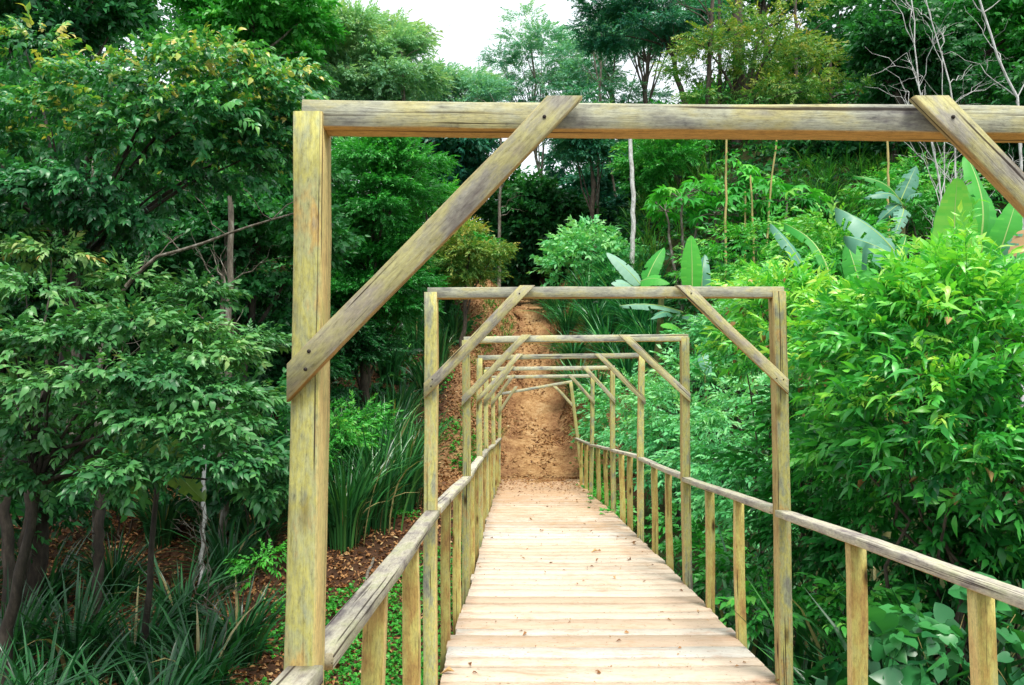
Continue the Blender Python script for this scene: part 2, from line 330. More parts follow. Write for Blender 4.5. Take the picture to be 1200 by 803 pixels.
P['strap'] = leaf_mat('strap_foliage', [(0, (0.008, 0.05, 0.016)), (0.4, (0.018, 0.12, 0.035)), (0.75, (0.045, 0.22, 0.055)), (0.95, (0.12, 0.34, 0.08)), (1, (0.42, 0.36, 0.16))], 0.32, 0.6, 0.18)
P['grass'] = leaf_mat('bank_grass', [(0, (0.0150, 0.1008, 0.0170)), (0.4, (0.0375, 0.2240, 0.0255)), (0.75, (0.1050, 0.3136, 0.0340)), (1, (0.2850, 0.3808, 0.0850))], 0.5, 0.3, 0.25)
P['agapanthus'] = leaf_mat('agapanthus_foliage', [(0, (0.008, 0.08, 0.03)), (0.45, (0.02, 0.19, 0.06)), (0.8, (0.06, 0.36, 0.10)), (1, (0.20, 0.52, 0.16))], 0.35, 0.5, 0.2)
P['cover'] = leaf_mat('ground_cover_foliage', [(0, (0.0150, 0.1344, 0.0170)), (0.5, (0.0375, 0.2912, 0.0298)), (1, (0.0900, 0.4704, 0.0425))], 0.42, 0.4, 0.2)
P['litter'] = leaf_mat('dry_fallen_leaves', [(0, (0.10, 0.04, 0.02)), (0.35, (0.27, 0.12, 0.045)), (0.7, (0.42, 0.22, 0.085)), (0.9, (0.54, 0.36, 0.16)), (1, (0.64, 0.50, 0.28))], 0.6, 0.3, 0.08, (1, 0.7, 0.4))
P['banana'] = leaf_mat('banana_blade', [(0, (0.02, 0.17, 0.04)), (0.5, (0.05, 0.38, 0.05)), (0.8, (0.12, 0.54, 0.07)), (1, (0.36, 0.60, 0.10))], 0.5, 0.3, 0.35)
P['banana_blue'] = leaf_mat('waxy_banana_blade', [(0, (0.05, 0.20, 0.13)), (0.5, (0.11, 0.33, 0.22)), (1, (0.28, 0.50, 0.38))], 0.42, 0.45, 0.2)
P['banana_dry'] = leaf_mat('dry_banana_blade', [(0, (0.16, 0.09, 0.04)), (0.5, (0.32, 0.20, 0.09)), (1, (0.48, 0.34, 0.18))], 0.6, 0.2, 0.15, (1, .8, .6))
M_RIB = leaf_mat('banana_rib', [(0, (0.25, 0.45, 0.10)), (1, (0.45, 0.58, 0.2))], 0.4, 0.4, 0.05)
M_STEM = bark_mat('banana_stem', (0.05, 0.06, 0.02), (0.14, 0.16, 0.05), (0.25, 0.18, 0.08), 5)
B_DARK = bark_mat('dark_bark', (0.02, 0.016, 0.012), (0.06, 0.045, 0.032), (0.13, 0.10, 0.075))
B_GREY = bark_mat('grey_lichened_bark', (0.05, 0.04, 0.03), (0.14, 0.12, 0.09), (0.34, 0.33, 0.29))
B_DIM = bark_mat('shaded_bark', (0.012, 0.01, 0.008), (0.035, 0.028, 0.02), (0.08, 0.065, 0.05))  # darker bark copy, shade of the left slope put into the colour
B_WHITE = bark_mat('white_bark', (0.22, 0.20, 0.18), (0.52, 0.52, 0.50), (0.75, 0.76, 0.76), 9)
B_YEL = bark_mat('yellow_cane', (0.26, 0.24, 0.08), (0.45, 0.38, 0.14), (0.52, 0.32, 0.14), 5)

# ------------------------------------------------------------------ leaf and spray templates
def leaf_tpl(w=0.32, detail=0, droop=0.18, fold=0.10):
    """leaf of length 1 along +X, normal +Z: (verts, loops, totals)"""
    if detail == 0:
        v = [(0, 0, 0), (0.42, w / 2, fold * w), (0.45, 0, -0.02), (0.42, -w / 2, fold * w), (1, 0, -droop)]
        return np.array(v), np.array([0, 2, 4, 1, 0, 3, 4, 2]), np.array([4, 4])
    ts = [0.16, 0.42, 0.72]; ws = {1: [0.62, 1.0, 0.58], 2: [0.95, 1.0, 0.50]}[detail]
    v = [(0, 0, 0)]
    for t, k in zip(ts, ws):
        z = -droop * t * t * 1.3 + 0.04 * math.sin(t * 3)
        v += [(t, k * w / 2, z + fold * w * k), (t, 0, z), (t, -k * w / 2, z + fold * w * k)]
    if detail == 2: v[0] = (0.06, 0, 0); v[1] = (0.0, v[1][1], v[1][2]); v[3] = (0.0, v[3][1], v[3][2])
    v += [(1, 0, -droop * 1.3)]
    lo = [0, 2, 1, 0, 3, 2]; tt = [3, 3]
    for i in range(2):
        a = 1 + 3 * i; b = a + 3
        lo += [a, a + 1, b + 1, b, a + 1, a + 2, b + 2, b + 1]; tt += [4, 4]
    lo += [7, 8, 10, 8, 9, 10]; tt += [3, 3]
    # wind consistently upward is unimportant: leaves are two-sided
    return np.array(v, float), np.array(lo), np.array(tt)

def rotm(ax, ang):
    return np.array(Matrix.Rotation(ang, 3, ax))

def spray_tpl(n=9, leaf=0.42, w=0.34, detail=0, droop=0.18, ang=55, spread=0.35, seed=0, twig=True, whorl=False):
    """a leafy twig of length 1 along +X carrying n leaves"""
    r = np.random.default_rng(seed)
    V = []; Lp = []; Tt = []; dt = []; off = 0
    for i in range(n):
        lv, ll, lt = leaf_tpl(w * r.uniform(0.8, 1.2), detail, droop * r.uniform(0.4, 1.8))
        t = (i + 0.5) / n if not whorl else r.uniform(0.75, 1.0)
        side = 1 if i % 2 else -1
        a = math.radians(ang) * side * r.uniform(0.6, 1.25) * (1 - 0.6 * t) if not whorl else r.uniform(-2.2, 2.2)
        m = rotm('Z', a) @ rotm('Y', r.normal(0.12, spread * 0.8)) @ rotm('X', r.normal(0, spread * 1.3))
        s = leaf * r.uniform(0.7, 1.15)
        p = np.array([t, 0, 0.08 * math.sin(t * 3) + r.normal(0, 0.03)])
        V.append((lv * s) @ m.T + p); Lp.append(ll + off); Tt.append(lt); dt.append(np.full(len(lt), r.normal(0, 0.07))); off += len(lv)
    if twig:
        h = 0.008
        V.append(np.array([(0, -h, 0), (0, h, 0), (0.95, h * .5, 0.03), (0.95, -h * .5, 0.03)])); Lp.append(np.array([0, 1, 2, 3]) + off); Tt.append([4]); dt.append([-0.5]); off += 4
    return np.concatenate(V), np.concatenate(Lp), np.concatenate(Tt), np.concatenate(dt)

def family(k, **kw): return [spray_tpl(seed=s * 13 + 5, **kw) for s in range(k)]
def heart_tpl(k, seed):
    r = np.random.default_rng(seed); V = []; Lo = []; Tt = []; dt = []; off = 0
    out = [(0.0, 0.0), (-0.10, 0.20), (-0.02, 0.40), (0.20, 0.48), (0.45, 0.42), (0.68, 0.27), (0.86, 0.12), (1.0, 0.0)]
    mids = [0.0, 0.02, 0.1, 0.24, 0.45, 0.66, 0.85, 1.0]
    for i in range(k):
        v = []; dr = r.uniform(0.1, 0.5)
        for s_ in (1, -1):
            for (x, y) in out: v.append((x, s_ * y * 0.9, 0.10 * y - dr * max(0, x) ** 2 * 0.6 + 0.03 * math.sin(x * 9 + i)))
        for x in mids: v.append((x, 0, -dr * x * x * 0.6 - 0.02))
        v = np.array(v); lo = []; n_ = len(out)
        for j in range(n_ - 1):
            lo += [j, 2 * n_ + j, 2 * n_ + j + 1, j + 1, n_ + j, n_ + j + 1, 2 * n_ + j + 1, 2 * n_ + j]
        t_ = [4] * (len(lo) // 4)
        M_ = rotm('Z', r.uniform(-2.4, 2.4)) @ rotm('Y', r.uniform(-0.2, 1.1)) @ rotm('X', r.normal(0, 0.4))
        V.append((v * r.uniform(0.35, 0.65)) @ M_.T + (r.uniform(0, 1), r.normal(0, 0.1), r.normal(0, 0.1))); Lo.append(np.array(lo) + off); Tt.append(t_); dt.append(np.full(len(t_), r.normal(0, 0.15))); off += len(v)
    return np.concatenate(V), np.concatenate(Lo), np.concatenate(Tt), np.concatenate(dt)
S = {
    'far': family(4, n=7, leaf=0.5, w=0.5, detail=0, spread=0.6, twig=False),
    'fine': family(4, n=16, leaf=0.24, w=0.36, detail=0, spread=0.4, twig=False),
    'broad': family(5, n=9, leaf=0.42, w=0.50, detail=1, droop=0.25, spread=0.38),
    'grey': family(5, n=10, leaf=0.36, w=0.44, detail=1, droop=0.15, spread=0.30),
    'lance': family(8, n=9, leaf=0.50, w=0.28, detail=1, droop=0.30, spread=0.6, ang=62),
    'mint': family(5, n=11, leaf=0.34, w=0.36, detail=0, droop=0.2, spread=0.4),
    'heart': [heart_tpl(4, 70 + q) for q in range(6)],
    'cover': family(3, n=6, leaf=0.55, w=0.55, detail=0, spread=0.3, twig=False, whorl=True),
    'litter': [(*leaf_tpl(0.45, 0, 0.25, 0.5), np.array([0.05, -0.05])), (*leaf_tpl(0.32, 0, -0.3, 0.8), np.array([0.0, 0.06])), (*leaf_tpl(0.6, 0, 0.1, 0.3), np.array([-0.04, 0.0]))],
}
# palmate leaf (papaya): 7 lobes around the stalk end
def palmate():
    v = []; lo = []; tt = []; off = 0
    for k in range(7):
        a = math.radians(-130 + k * 260 / 6)
        lv, ll, lt = leaf_tpl(0.34, 1, 0.35, 0.1)
        lv = lv * (1.0 if k in (2, 3, 4) else 0.75)
        v.append(lv @ rotm('Z', a).T); lo.append(ll + off); tt.append(lt); off += len(lv)
    return np.concatenate(v), np.concatenate(lo), np.concatenate(tt), np.zeros(7 * len(leaf_tpl(0.34, 1)[2]))
S['palmate'] = [palmate()]

def frames(dirs, roll_sd, r, up=(0, 0, 1)):
    """N x 3 x 3 matrices: X along dirs, Z as near up as it can be, then rolled"""
    x = dirs / (np.linalg.norm(dirs, axis=1)[:, None] + 1e-9)
    u = np.broadcast_to(np.array(up, float), x.shape) + r.normal(0, 0.15, x.shape)
    y = np.cross(u, x); y /= np.linalg.norm(y, axis=1)[:, None] + 1e-9
    z = np.cross(x, y)
    ro = r.normal(0, roll_sd, len(x)); c, s = np.cos(ro)[:, None], np.sin(ro)[:, None]
    y2 = y * c + z * s; z2 = -y * s + z * c
    return np.stack([x, y2, z2], axis=2)

def scatter(mb, tpls, pos, dirs, size, tint, r, roll=0.35):
    M = frames(dirs, roll, r) * np.broadcast_to(np.asarray(size, float), (len(pos),))[:, None, None]
    which = r.integers(0, len(tpls), len(pos))
    tint = np.broadcast_to(np.asarray(tint, float), (len(pos),))
    for k, (tv, tl, tt, td) in enumerate(tpls):
        idx = np.nonzero(which == k)[0]
        if not len(idx): continue
        v = np.einsum('nij,vj->nvi', M[idx], tv) + pos[idx][:, None, :]
        l = tl[None, :] + (np.arange(len(idx)) * len(tv))[:, None]
        ti = np.clip(tint[idx][:, None] + td[None, :], 0, 1)
        mb.add(v.reshape(-1, 3), l.ravel(), np.tile(tt, len(idx)), ti.ravel())

def lumps_in(center, radii, n, r, flat=0.5, shell=0.55, size=(0.28, 0.45)):
    """lump centres inside an ellipsoid, biased to its shell"""
    d = r.normal(0, 1, (n, 3)); d /= np.linalg.norm(d, axis=1)[:, None]
    k = r.uniform(shell ** 3, 1, n) ** (1 / 3) * 0.82
    c = np.asarray(center) + d * k[:, None] * np.asarray(radii)
    s = r.uniform(*size, n)[:, None] * np.array([1, 1, flat]) * float(np.mean(radii))
    return c, s

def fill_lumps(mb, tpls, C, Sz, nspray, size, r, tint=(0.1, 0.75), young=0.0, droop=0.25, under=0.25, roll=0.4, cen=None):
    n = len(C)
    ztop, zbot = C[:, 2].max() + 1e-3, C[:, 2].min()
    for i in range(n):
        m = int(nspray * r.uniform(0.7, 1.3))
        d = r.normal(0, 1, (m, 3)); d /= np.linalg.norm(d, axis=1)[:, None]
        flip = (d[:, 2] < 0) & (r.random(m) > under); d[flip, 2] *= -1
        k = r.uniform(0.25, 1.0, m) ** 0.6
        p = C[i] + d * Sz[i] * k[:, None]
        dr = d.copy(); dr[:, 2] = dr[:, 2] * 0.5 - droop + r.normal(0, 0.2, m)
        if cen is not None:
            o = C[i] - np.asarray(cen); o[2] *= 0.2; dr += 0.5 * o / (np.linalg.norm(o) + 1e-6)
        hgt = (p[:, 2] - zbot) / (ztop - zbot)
        t = tint[0] + (tint[1] - tint[0]) * np.clip(0.34 * r.random(m) + 0.26 * np.clip(hgt, 0, 1) + 0.40 * k * k + r.normal(0, 0.08), 0, 1)  # inner, lower sprays darker: painted shading along with paler young outer leaves
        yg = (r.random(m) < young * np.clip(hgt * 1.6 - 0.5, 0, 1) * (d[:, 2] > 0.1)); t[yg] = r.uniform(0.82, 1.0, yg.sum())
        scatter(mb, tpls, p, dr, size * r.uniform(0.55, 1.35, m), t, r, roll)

def limb(mb, a, b, r0, r1, r, n=6, sag=0.08, sides=6, wig=0.05):
    a = np.asarray(a, float); b = np.asarray(b, float); t = np.linspace(0, 1, n)[:, None]
    L_ = np.linalg.norm(b - a)
    p = a + (b - a) * t + np.sin(t * np.pi) * np.array([0, 0, sag * L_])
    j = r.normal(0, wig * L_ / n, (n, 3)); j[0] = 0; j[-1] = 0
    tube(mb, p + j, np.linspace(r0, r1, n), sides)
    return p + j

def tree(name, label, cat, base, C, Sz, trunk_r, bark, pal, tpls, nspray, size, seed, group=None, lean=(0, 0), limbs=10, top=None, kmin=3, **kw):
    r = np.random.default_rng(seed)
    base = np.asarray(base, float)
    root = empty(name, base); tag(root, label, cat, group)
    tm = MB()
    cen = C.mean(0)
    top = np.array([cen[0] + lean[0], cen[1] + lean[1], C[:, 2].max() - 0.1 * np.ptp(C[:, 2])]) if top is None else np.asarray(top, float)
    b0 = base - np.array([0, 0, 0.3])
    tp = limb(tm, b0, top, trunk_r, trunk_r * 0.25, r, 12, 0.0, 8, 0.12)
    for i in r.permutation(len(C))[:limbs]:
        k = min(len(tp) - 2, max(kmin, int(r.integers(4, 10))))
        while tp[k][2] > C[i][2] and k > kmin - 1: k -= 1
        limb(tm, tp[k], C[i], trunk_r * 0.35, trunk_r * 0.06, r, 6, 0.06, 5)
    to = tm.build('trunk', bark, root, origin=base, smooth=True)
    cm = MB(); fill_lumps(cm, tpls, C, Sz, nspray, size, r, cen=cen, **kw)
    cm.build('crown', pal, root, origin=base)
    return root

# ------------------------------------------------------------------ ground and path
def Tg(x, y):
    d = np.abs(x - path_x(y))
    return T(x, y) - 0.16 * (1 - sstep(0.45, 0.8, d)) * sstep(17.2, 18, y) * (y < 45)

def zone(x, y):
    d = np.abs(x - path_x(y))
    clay = (1 - sstep(1.2, 3.4, d + 0.5 * wob(x, y, 0.9, o=4))) * sstep(13.5, 17, y) * (1 - sstep(36, 44, y))
    lit = (x < -0.5) * (y < 26) * 0.5 * (1 - sstep(18, 26, y))
    return np.maximum(clay, lit)

def grid(name, xs, ys, zf, mat, dz=0.0):
    mb = MB(); Xg, Yg = np.meshgrid(xs, ys)
    Z = zf(Xg, Yg) + dz
    v = np.stack([Xg, Yg, Z], 2).reshape(-1, 3); nx, ny = len(xs), len(ys)
    i = (np.arange(ny - 1)[:, None] * nx + np.arange(nx - 1)[None, :]).ravel()
    l = np.stack([i, i + 1, i + nx + 1, i + nx], 1).ravel()
    mb.add(v, l, np.full(len(i), 4)); o = mb.build(name, mat, smooth=True); tag(o, kind='structure')
    za = o.data.attributes.new('zone', 'FLOAT', 'POINT'); za.data.foreach_set('value', zone(Xg, Yg).ravel().astype(np.float32))
    return o
xs = np.concatenate([np.linspace(-320, -30, 30), np.linspace(-29, -9.2, 60), np.arange(-9, 10, 0.16), np.linspace(10.4, 32, 60), np.linspace(34, 320, 30)])
ys = np.concatenate([np.linspace(-60, -6, 16), np.arange(-5.5, 34, 0.2), np.linspace(35, 70, 50), np.linspace(74, 400, 30)])
grid('ground', xs, ys, Tg, M_GROUND)
# path as a strip draped 1.5 cm over the ground with a ragged edge
def make_path():
    mb = MB(); Y = np.arange(15.7, 46, 0.07); nu = 44
    rows = []
    for y in Y:
        w = 1.22 - 0.62 * float(sstep(17.5, 26, y)) + 0.10 * float(wob(np.array(0.3), np.array(y), 2.2)) 
        wl = w + 0.16 * math.sin(y * 2.1) + 0.07 * math.sin(y * 6.3); wr = w + 0.16 * math.sin(y * 1.7 + 2) + 0.07 * math.sin(y * 5.1 + 1)
        wl *= 0.78; wr *= 0.78
        u = np.linspace(-wl, wr, nu); x = float(path_x(y)) + u
        z = T(x, np.full(nu, y)) + 0.02; z[0] -= 0.06; z[-1] -= 0.06
        yy = np.full(nu, y)
        rough = 0.055 * wob(x, yy, 3.0, o=5) + 0.032 * wob(x, yy, 7, o=15) + 0.014 * wob(x, yy, 19, o=25)
        rough += 0.05 * np.abs(u) ** 2 - 0.04 * np.exp(-((u - 0.1) / 0.25) ** 2)
        z += rough * float(sstep(16.6, 17.6, y))
        if y < 16.9:      # soil carried onto the last boards, its front edge ragged
            zd = float(deck_z(y)) + 0.05 * ((y - 16.3) / 0.6 + 0.55 * wob(x, yy, 5, o=2)) ; zd = np.clip(zd, deck_z(y) - 0.03, deck_z(y) + 0.03)
            zd = zd + 0.006 * wob(x, yy, 22, o=25); k = float(sstep(16.7, 16.9, y)); z = zd * (1 - k) + z * k
            x = np.clip(x, -0.30, 1.22)
        rows.append(np.stack([x, np.full(nu, y), z], 1))
    v = np.concatenate(rows); ny = len(Y)
    i = (np.arange(ny - 1)[:, None] * nu + np.arange(nu - 1)[None, :]).ravel()
    uu = np.tile((np.arange(nu - 1) + .5) / (nu - 1) * 2 - 1, ny - 1)
    mb.add(v, np.stack([i, i + 1, i + nu + 1, i + nu], 1).ravel(), np.full(len(i), 4), 1 - np.abs(uu))
    tag(mb.build('path', M_PATH, smooth=True), kind='structure')
make_path()

# ------------------------------------------------------------------ footbridge
bridge = empty('wooden_footbridge', (0.49, 4.0, deck_z(4.0)))
BORG = np.array([0.49, 4.0, deck_z(4.0)])
tag(bridge, 'weathered wooden footbridge with open timber frames, rails and muddy board deck', 'footbridge')

def place(o, origin, R):
    o.parent = bridge
    o.matrix_basis = Matrix.Translation(Vector(origin) - Vector(BORG)) @ R.to_4x4()

def timber(name, p0, p1, w, h, mat, up=(0, 0, 1), fresh=(0, 0, 0, 0), bow=0.003, ends=None, seed=None, parent=None):
    """sawn timber from p0 to p1; local Z along it, section w (local X) by h (local Y); fresh = tint (fresher wood plus painted light) of +X,+Y,-X,-Y faces"""
    r = np.random.default_rng(abs(hash((round(p0[0], 3), round(p0[1], 3), round(p1[2], 3)))) % 10**6)
    p0 = Vector(p0); p1 = Vector(p1); d = (p1 - p0); L_ = d.length; z = d.normalized()
    y = Vector(up); y = (y - z * y.dot(z)).normalized(); x = y.cross(z)
    R = Matrix((x, y, z)).transposed()
    n = max(5, int(L_ / 0.12)); b = min(w, h) * 0.07
    sec = np.array([(w/2, -h/2+b), (w/2, h/2-b), (w/2-b, h/2), (-w/2+b, h/2), (-w/2, h/2-b), (-w/2, -h/2+b), (-w/2+b, -h/2), (w/2-b, -h/2)])
    ft = [fresh[0], fresh[1] * .5 + fresh[0] * .5, fresh[1], fresh[1] * .5 + fresh[2] * .5, fresh[2], fresh[2] * .5 + fresh[3] * .5, fresh[3], fresh[3] * .5 + fresh[0] * .5]
    V = []; ph = r.uniform(0, 6, 4)
    for i in range(n + 1):
        t = i / n
        ox = bow * math.sin(t * 3.1 + ph[0]) * math.sin(t * math.pi) * 2; oy = bow * math.sin(t * 4.3 + ph[1]) * math.sin(t * math.pi) * 2
        k = 1 + 0.02 * math.sin(t * 9 + ph[2]) + r.normal(0, 0.004)
        q = sec * k + r.normal(0, 0.0006, sec.shape) + (ox, oy)
        zz = np.full(8, t * L_)
        if ends and i == 0: zz = zz + ends[0] * sec[:, 0]
        if ends and i == n: zz = zz + ends[1] * sec[:, 0]
        V.append(np.column_stack([q, zz]))
    mb = MB(); lo = []; tt = []; tn = []
    for i in range(n):
        for j in range(8):
            k = (j + 1) % 8; lo += [i*8+j, i*8+k, (i+1)*8+k, (i+1)*8+j]; tt.append(4); tn.append(ft[j])
    lo += list(range(7, -1, -1)) + [n*8 + j for j in range(8)]; tt += [8, 8]; tn += [0.3, 0.3]
    mb.add(np.concatenate(V), lo, tt, np.array(tn))
    o = mb.build(name, mat, None)
    place(o, p0, R)
    return o

def nail(parent, world_p, d=(0, -1, 0), rad=0.0038):
    """dark nail head: a small domed disc with a sunk rim"""
    mb = MB(); d = np.array(d, float); p = np.array(world_p)
    tube(mb, [p - d * 0.002, p + d * 0.001, p + d * 0.0022], [rad * 1.1, rad, rad * 0.1], 10)
    o = mb.build('nail', M_NAIL); o.parent = parent
    o.matrix_basis = (Matrix.Translation(Vector(BORG)) @ parent.matrix_basis).inverted()
    return o
M_NAIL, _nt, _o = new_mat('rusted_nail')
_p = _nt.nodes.new('ShaderNodeBsdfPrincipled'); _p.inputs['Base Color'].default_value = (0.02, 0.014, 0.012, 1); _p.inputs['Metallic'].default_value = 0.3; _p.inputs['Roughness'].default_value = 0.7
_nt.links.new(_p.outputs[0], _o.inputs['Surface'])

PW, PD = 0.064, 0.088       # post face width, depth
# per frame: Y, left outer px (top, base), right outer px (top, base), beam top-edge py (left, right)
FR = [
    (1.57, 343, 334, 1464, 1470, 119, 131),
    (4.07, 497, 497, 921, 930, 338, 337),
    (6.45, 541, 541, 808, 812, 396, 393),
    (8.85, 558.5, 559, 756, 755, 418, 415),
    (11.2, 567, 567.5, 721, 722, 432, 430),
    (13.6, 575, 576, 697, 695, 442, 440),
    (16.0, 584, 583, 671, 684, 462, 447),
]
# braces: px on beam top / py on post, left then right (outer edge of the post)
BR = [((661, 433), (1084, 505)), ((618, 452), (799, 447)), ((617, 466), (730, 462)), ((609, 467), (700, 467)),
      ((600, 469), (684, 468)), ((602, 472), (667, 470)), ((605, 482), (650, 473))]
postL = []; postR = []
for i, (Y, lt, lb, rt, rb, bl, br) in enumerate(FR):
    m = Y / F; PW = 0.060 if i == 0 else 0.066
    zb = deck_z(Y) - 0.24
    ztL = Zp(bl + 0.019 / m, Y); ztR = Zp(br + 0.019 / m, Y)
    def post(pt, pb, zt, side):
        k = (0.5 * PW) * (1 if side < 0 else -1)
        xt = X(pt, Y, bl) + k; xb0 = X(pb, Y, min(790, 484 + 1268 / Y)) + k
        zr = deck_z(Y) - 0.0
        xb = xb0 + (xb0 - xt) * 0.15
        f = (0.9, 0, 0.15, 0.0) if side < 0 else (0.25, 0, 0.9, 0.0)  # inner faces brightened in colour, standing in for light on them
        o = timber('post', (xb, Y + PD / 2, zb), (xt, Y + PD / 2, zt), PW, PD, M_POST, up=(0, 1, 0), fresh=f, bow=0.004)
        return xb, xt, zt
    L_ = post(lt, lb, ztL, -1); R_ = post(rt, rb, ztR, 1)
    postL.append(L_); postR.append(R_)
    # crossbeam: behind the front skin of the posts (lapped), a little above them
    bh, bd = 0.058, 0.062
    xl = L_[1] - PW / 2 + 0.016; xr = R_[1] + PW / 2 - 0.006
    up_ = 5 if i == 0 else 1.5
    zl = Zp(bl - up_, Y) - bh / 2; zr_ = Zp(br - up_, Y) - bh / 2
    # butts on top of the posts' rear half: offset 2.5 cm back of the post face
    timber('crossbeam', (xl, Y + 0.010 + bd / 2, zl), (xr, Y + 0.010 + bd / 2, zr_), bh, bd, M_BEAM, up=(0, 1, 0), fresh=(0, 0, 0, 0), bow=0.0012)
    # braces nailed on the camera side
    bw, bt = (0.052 if i == 0 else 0.056), 0.026
    for side, (bx, py) in zip((-1, 1), BR[i]):
        P_ = L_ if side < 0 else R_
        zt = Zp(bl + (br - bl) * 0.5 - (5 if i == 0 else 1.5), Y) + 0.004
        xt = X(bx, Y, bl)
        xo = P_[1] - side * 0 
        zo = Zp(py, Y)
        a = Vector((xo, 0, zo)); b = Vector((xt, 0, zt)); dd = (b - a).normalized()
        # run centre line past both ends then trim square to post edge / beam top with sheared ends
        yb = Y - bt / 2 - 0.001
        ta = dd.x / dd.z if abs(dd.z) > 1e-6 else 1
        x_out = P_[1] + side * (PW / 2 - 0.004)
        a = a + dd * ((x_out - a.x) / dd.x)
        zlen = zt - 0.0
        b = a + dd * ((zlen - a.z) / dd.z)
        # shear: start end vertical, finish end horizontal;  local X = up x z
        upv = Vector((0, 1, 0)); zv = dd; xv = upv.cross(zv)
        # start plane x = const : shift s.t. (q*xv + s*zv).x = 0 -> s = -q*xv.x/zv.x
        e0 = -xv.x / zv.x; e1 = -xv.z / zv.z
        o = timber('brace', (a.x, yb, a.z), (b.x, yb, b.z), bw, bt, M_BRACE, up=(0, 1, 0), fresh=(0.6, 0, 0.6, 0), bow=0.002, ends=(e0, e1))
        if i < 2:
            for kx in ((0.045, 0.008), (0.075, -0.012)):
                w = a + dd * kx[0] + xv * kx[1]
                nail(o, (w.x, yb - bt / 2 - 0.0005, w.z))
            w = b - dd * 0.06
            nail(o, (w.x, yb - bt / 2 - 0.0005, w.z))

# handrails: flat boards between the posts, two balusters per bay
RH = 0.886
def rail_x(side, i):
    return (postL[i][0] * 0.45 + postL[i][1] * 0.55) if side < 0 else (postR[i][0] * 0.45 + postR[i][1] * 0.55)
rr = np.random.default_rng(3)
for side in (-1, 1):
    P_ = postL if side < 0 else postR
    knots = [(-0.9, rail_x(side, 0) + (-0.03 if side < 0 else 0.0), deck_z(-0.9) + RH)]
    for i in range(7):
        Y = FR[i][0]
        dz = [0, 0.006, -0.008, 0.02, 0.0, -0.03, 0.015][i]
        knots.append((Y, rail_x(side, i), deck_z(Y) + RH + dz))
    for j in range(7):
        y0, x0, z0 = knots[j]; y1, x1, z1 = knots[j + 1]
        ya = y0 + (PD + 0.002 if j > 0 else 0); yb = y1 - 0.002
        offs = 0.012 if side < 0 else -0.012
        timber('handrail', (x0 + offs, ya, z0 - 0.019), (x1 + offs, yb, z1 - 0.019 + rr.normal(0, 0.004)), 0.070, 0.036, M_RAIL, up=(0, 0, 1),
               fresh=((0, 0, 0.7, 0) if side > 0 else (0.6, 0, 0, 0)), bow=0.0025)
        for t in ((0.352, 0.68) if j > 0 else (0.68,)):
            y = y0 + (y1 - y0) * t + rr.normal(0, 0.02)
            tt = (y - y0) / (y1 - y0)
            x = x0 + (x1 - x0) * tt; zt = z0 + (z1 - z0) * tt - 0.040
            ln = rr.normal(0, 0.008)
            bwid = 0.068 if rr.random() < 0.6 else 0.058
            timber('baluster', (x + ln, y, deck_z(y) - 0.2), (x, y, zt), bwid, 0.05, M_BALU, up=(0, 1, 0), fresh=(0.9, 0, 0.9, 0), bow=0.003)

# deck boards, one mesh; board edges and ends uneven
def deck():
    mb = MB(); r = np.random.default_rng(11); y = -1.3
    def edges(y):
        yy = [f[0] for f in FR]
        xl = np.interp(y, yy, [p[0] for p in postL]); xr = np.interp(y, yy, [p[0] for p in postR])
        return xl + PW / 2 + 0.012, xr - PW / 2 + 0.006
    while y < 16.7:
        w = r.choice([0.15, 0.19, 0.21, 0.24]) + r.normal(0, 0.008)
        gap = r.choice([0.006, 0.010, 0.015, 0.024], p=[.3, .35, .25, .1])
        xl, xr = edges(y + w / 2)
        nearpost = min([abs(y + w / 2 - f[0] - 0.03) for f in FR] + [9]) < 0.16
        jl = -abs(r.normal(0, 0.035)) * (0 if nearpost else 1); jr = abs(r.normal(0, 0.035)) * (0 if nearpost else 1)
        xl += jl * 0.4 ; xr += jr * 0.4
        n = 15; xx = np.linspace(xl, xr, n); tilt = r.normal(0, 0.002); sk = r.normal(0, 0.004)
        za = deck_z(y) + r.normal(0, 0.002); zb = deck_z(y + w) + r.normal(0, 0.002)
        cup = -0.004 * np.sin(np.linspace(0, np.pi, n)) + 0.002 * np.sin(np.linspace(0, 9, n) + r.uniform(0, 6))
        yf = y + sk * np.linspace(-1, 1, n) + r.normal(0, 0.0012, n); yb = y + w - gap + sk * np.linspace(-1, 1, n) + r.normal(0, 0.0012, n)
        b = 0.004; th = 0.042
        prof = [(yf, za - th, 0), (yf, za - b, 0), (yf + b, za, 0), (yb - b, zb, 0), (yb, zb - b, 0), (yb, zb - th, 0)]
        V = np.stack([np.stack([xx, p[0], np.full(n, p[1]) + cup + tilt * np.linspace(-1, 1, n)], 1) for p in prof], 0)  # 6 x n x 3
        lo = []; 
        for k in range(6):
            k2 = (k + 1) % 6
            for i in range(n - 1): lo += [k*n+i, k*n+i+1, k2*n+i+1, k2*n+i]
        tt = [4] * (len(lo) // 4)
        lo += [k*n for k in range(6)] + [k*n + n - 1 for k in range(5, -1, -1)]; tt += [6, 6]
        mb.add(V.reshape(-1, 3), lo, tt, float(np.clip(r.normal(0.5, 0.25), 0, 1)))
        y += w
    return mb
dk = deck().build('deck', M_DECK, None); place(dk, BORG, Matrix.Identity(3))
dk.data.transform(Matrix.Translation(-Vector(BORG)))
for sx in (-0.22, 0.5, 1.2):
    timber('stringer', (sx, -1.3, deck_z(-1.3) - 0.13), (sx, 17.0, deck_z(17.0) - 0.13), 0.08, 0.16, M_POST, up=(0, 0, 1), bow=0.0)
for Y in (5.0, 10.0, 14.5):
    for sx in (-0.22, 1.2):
        gz = float(T(sx, Y)); timber('pile', (sx, Y, gz - 0.4), (sx, Y, deck_z(Y) - 0.215), 0.12, 0.12, M_POST, up=(0, 1, 0))

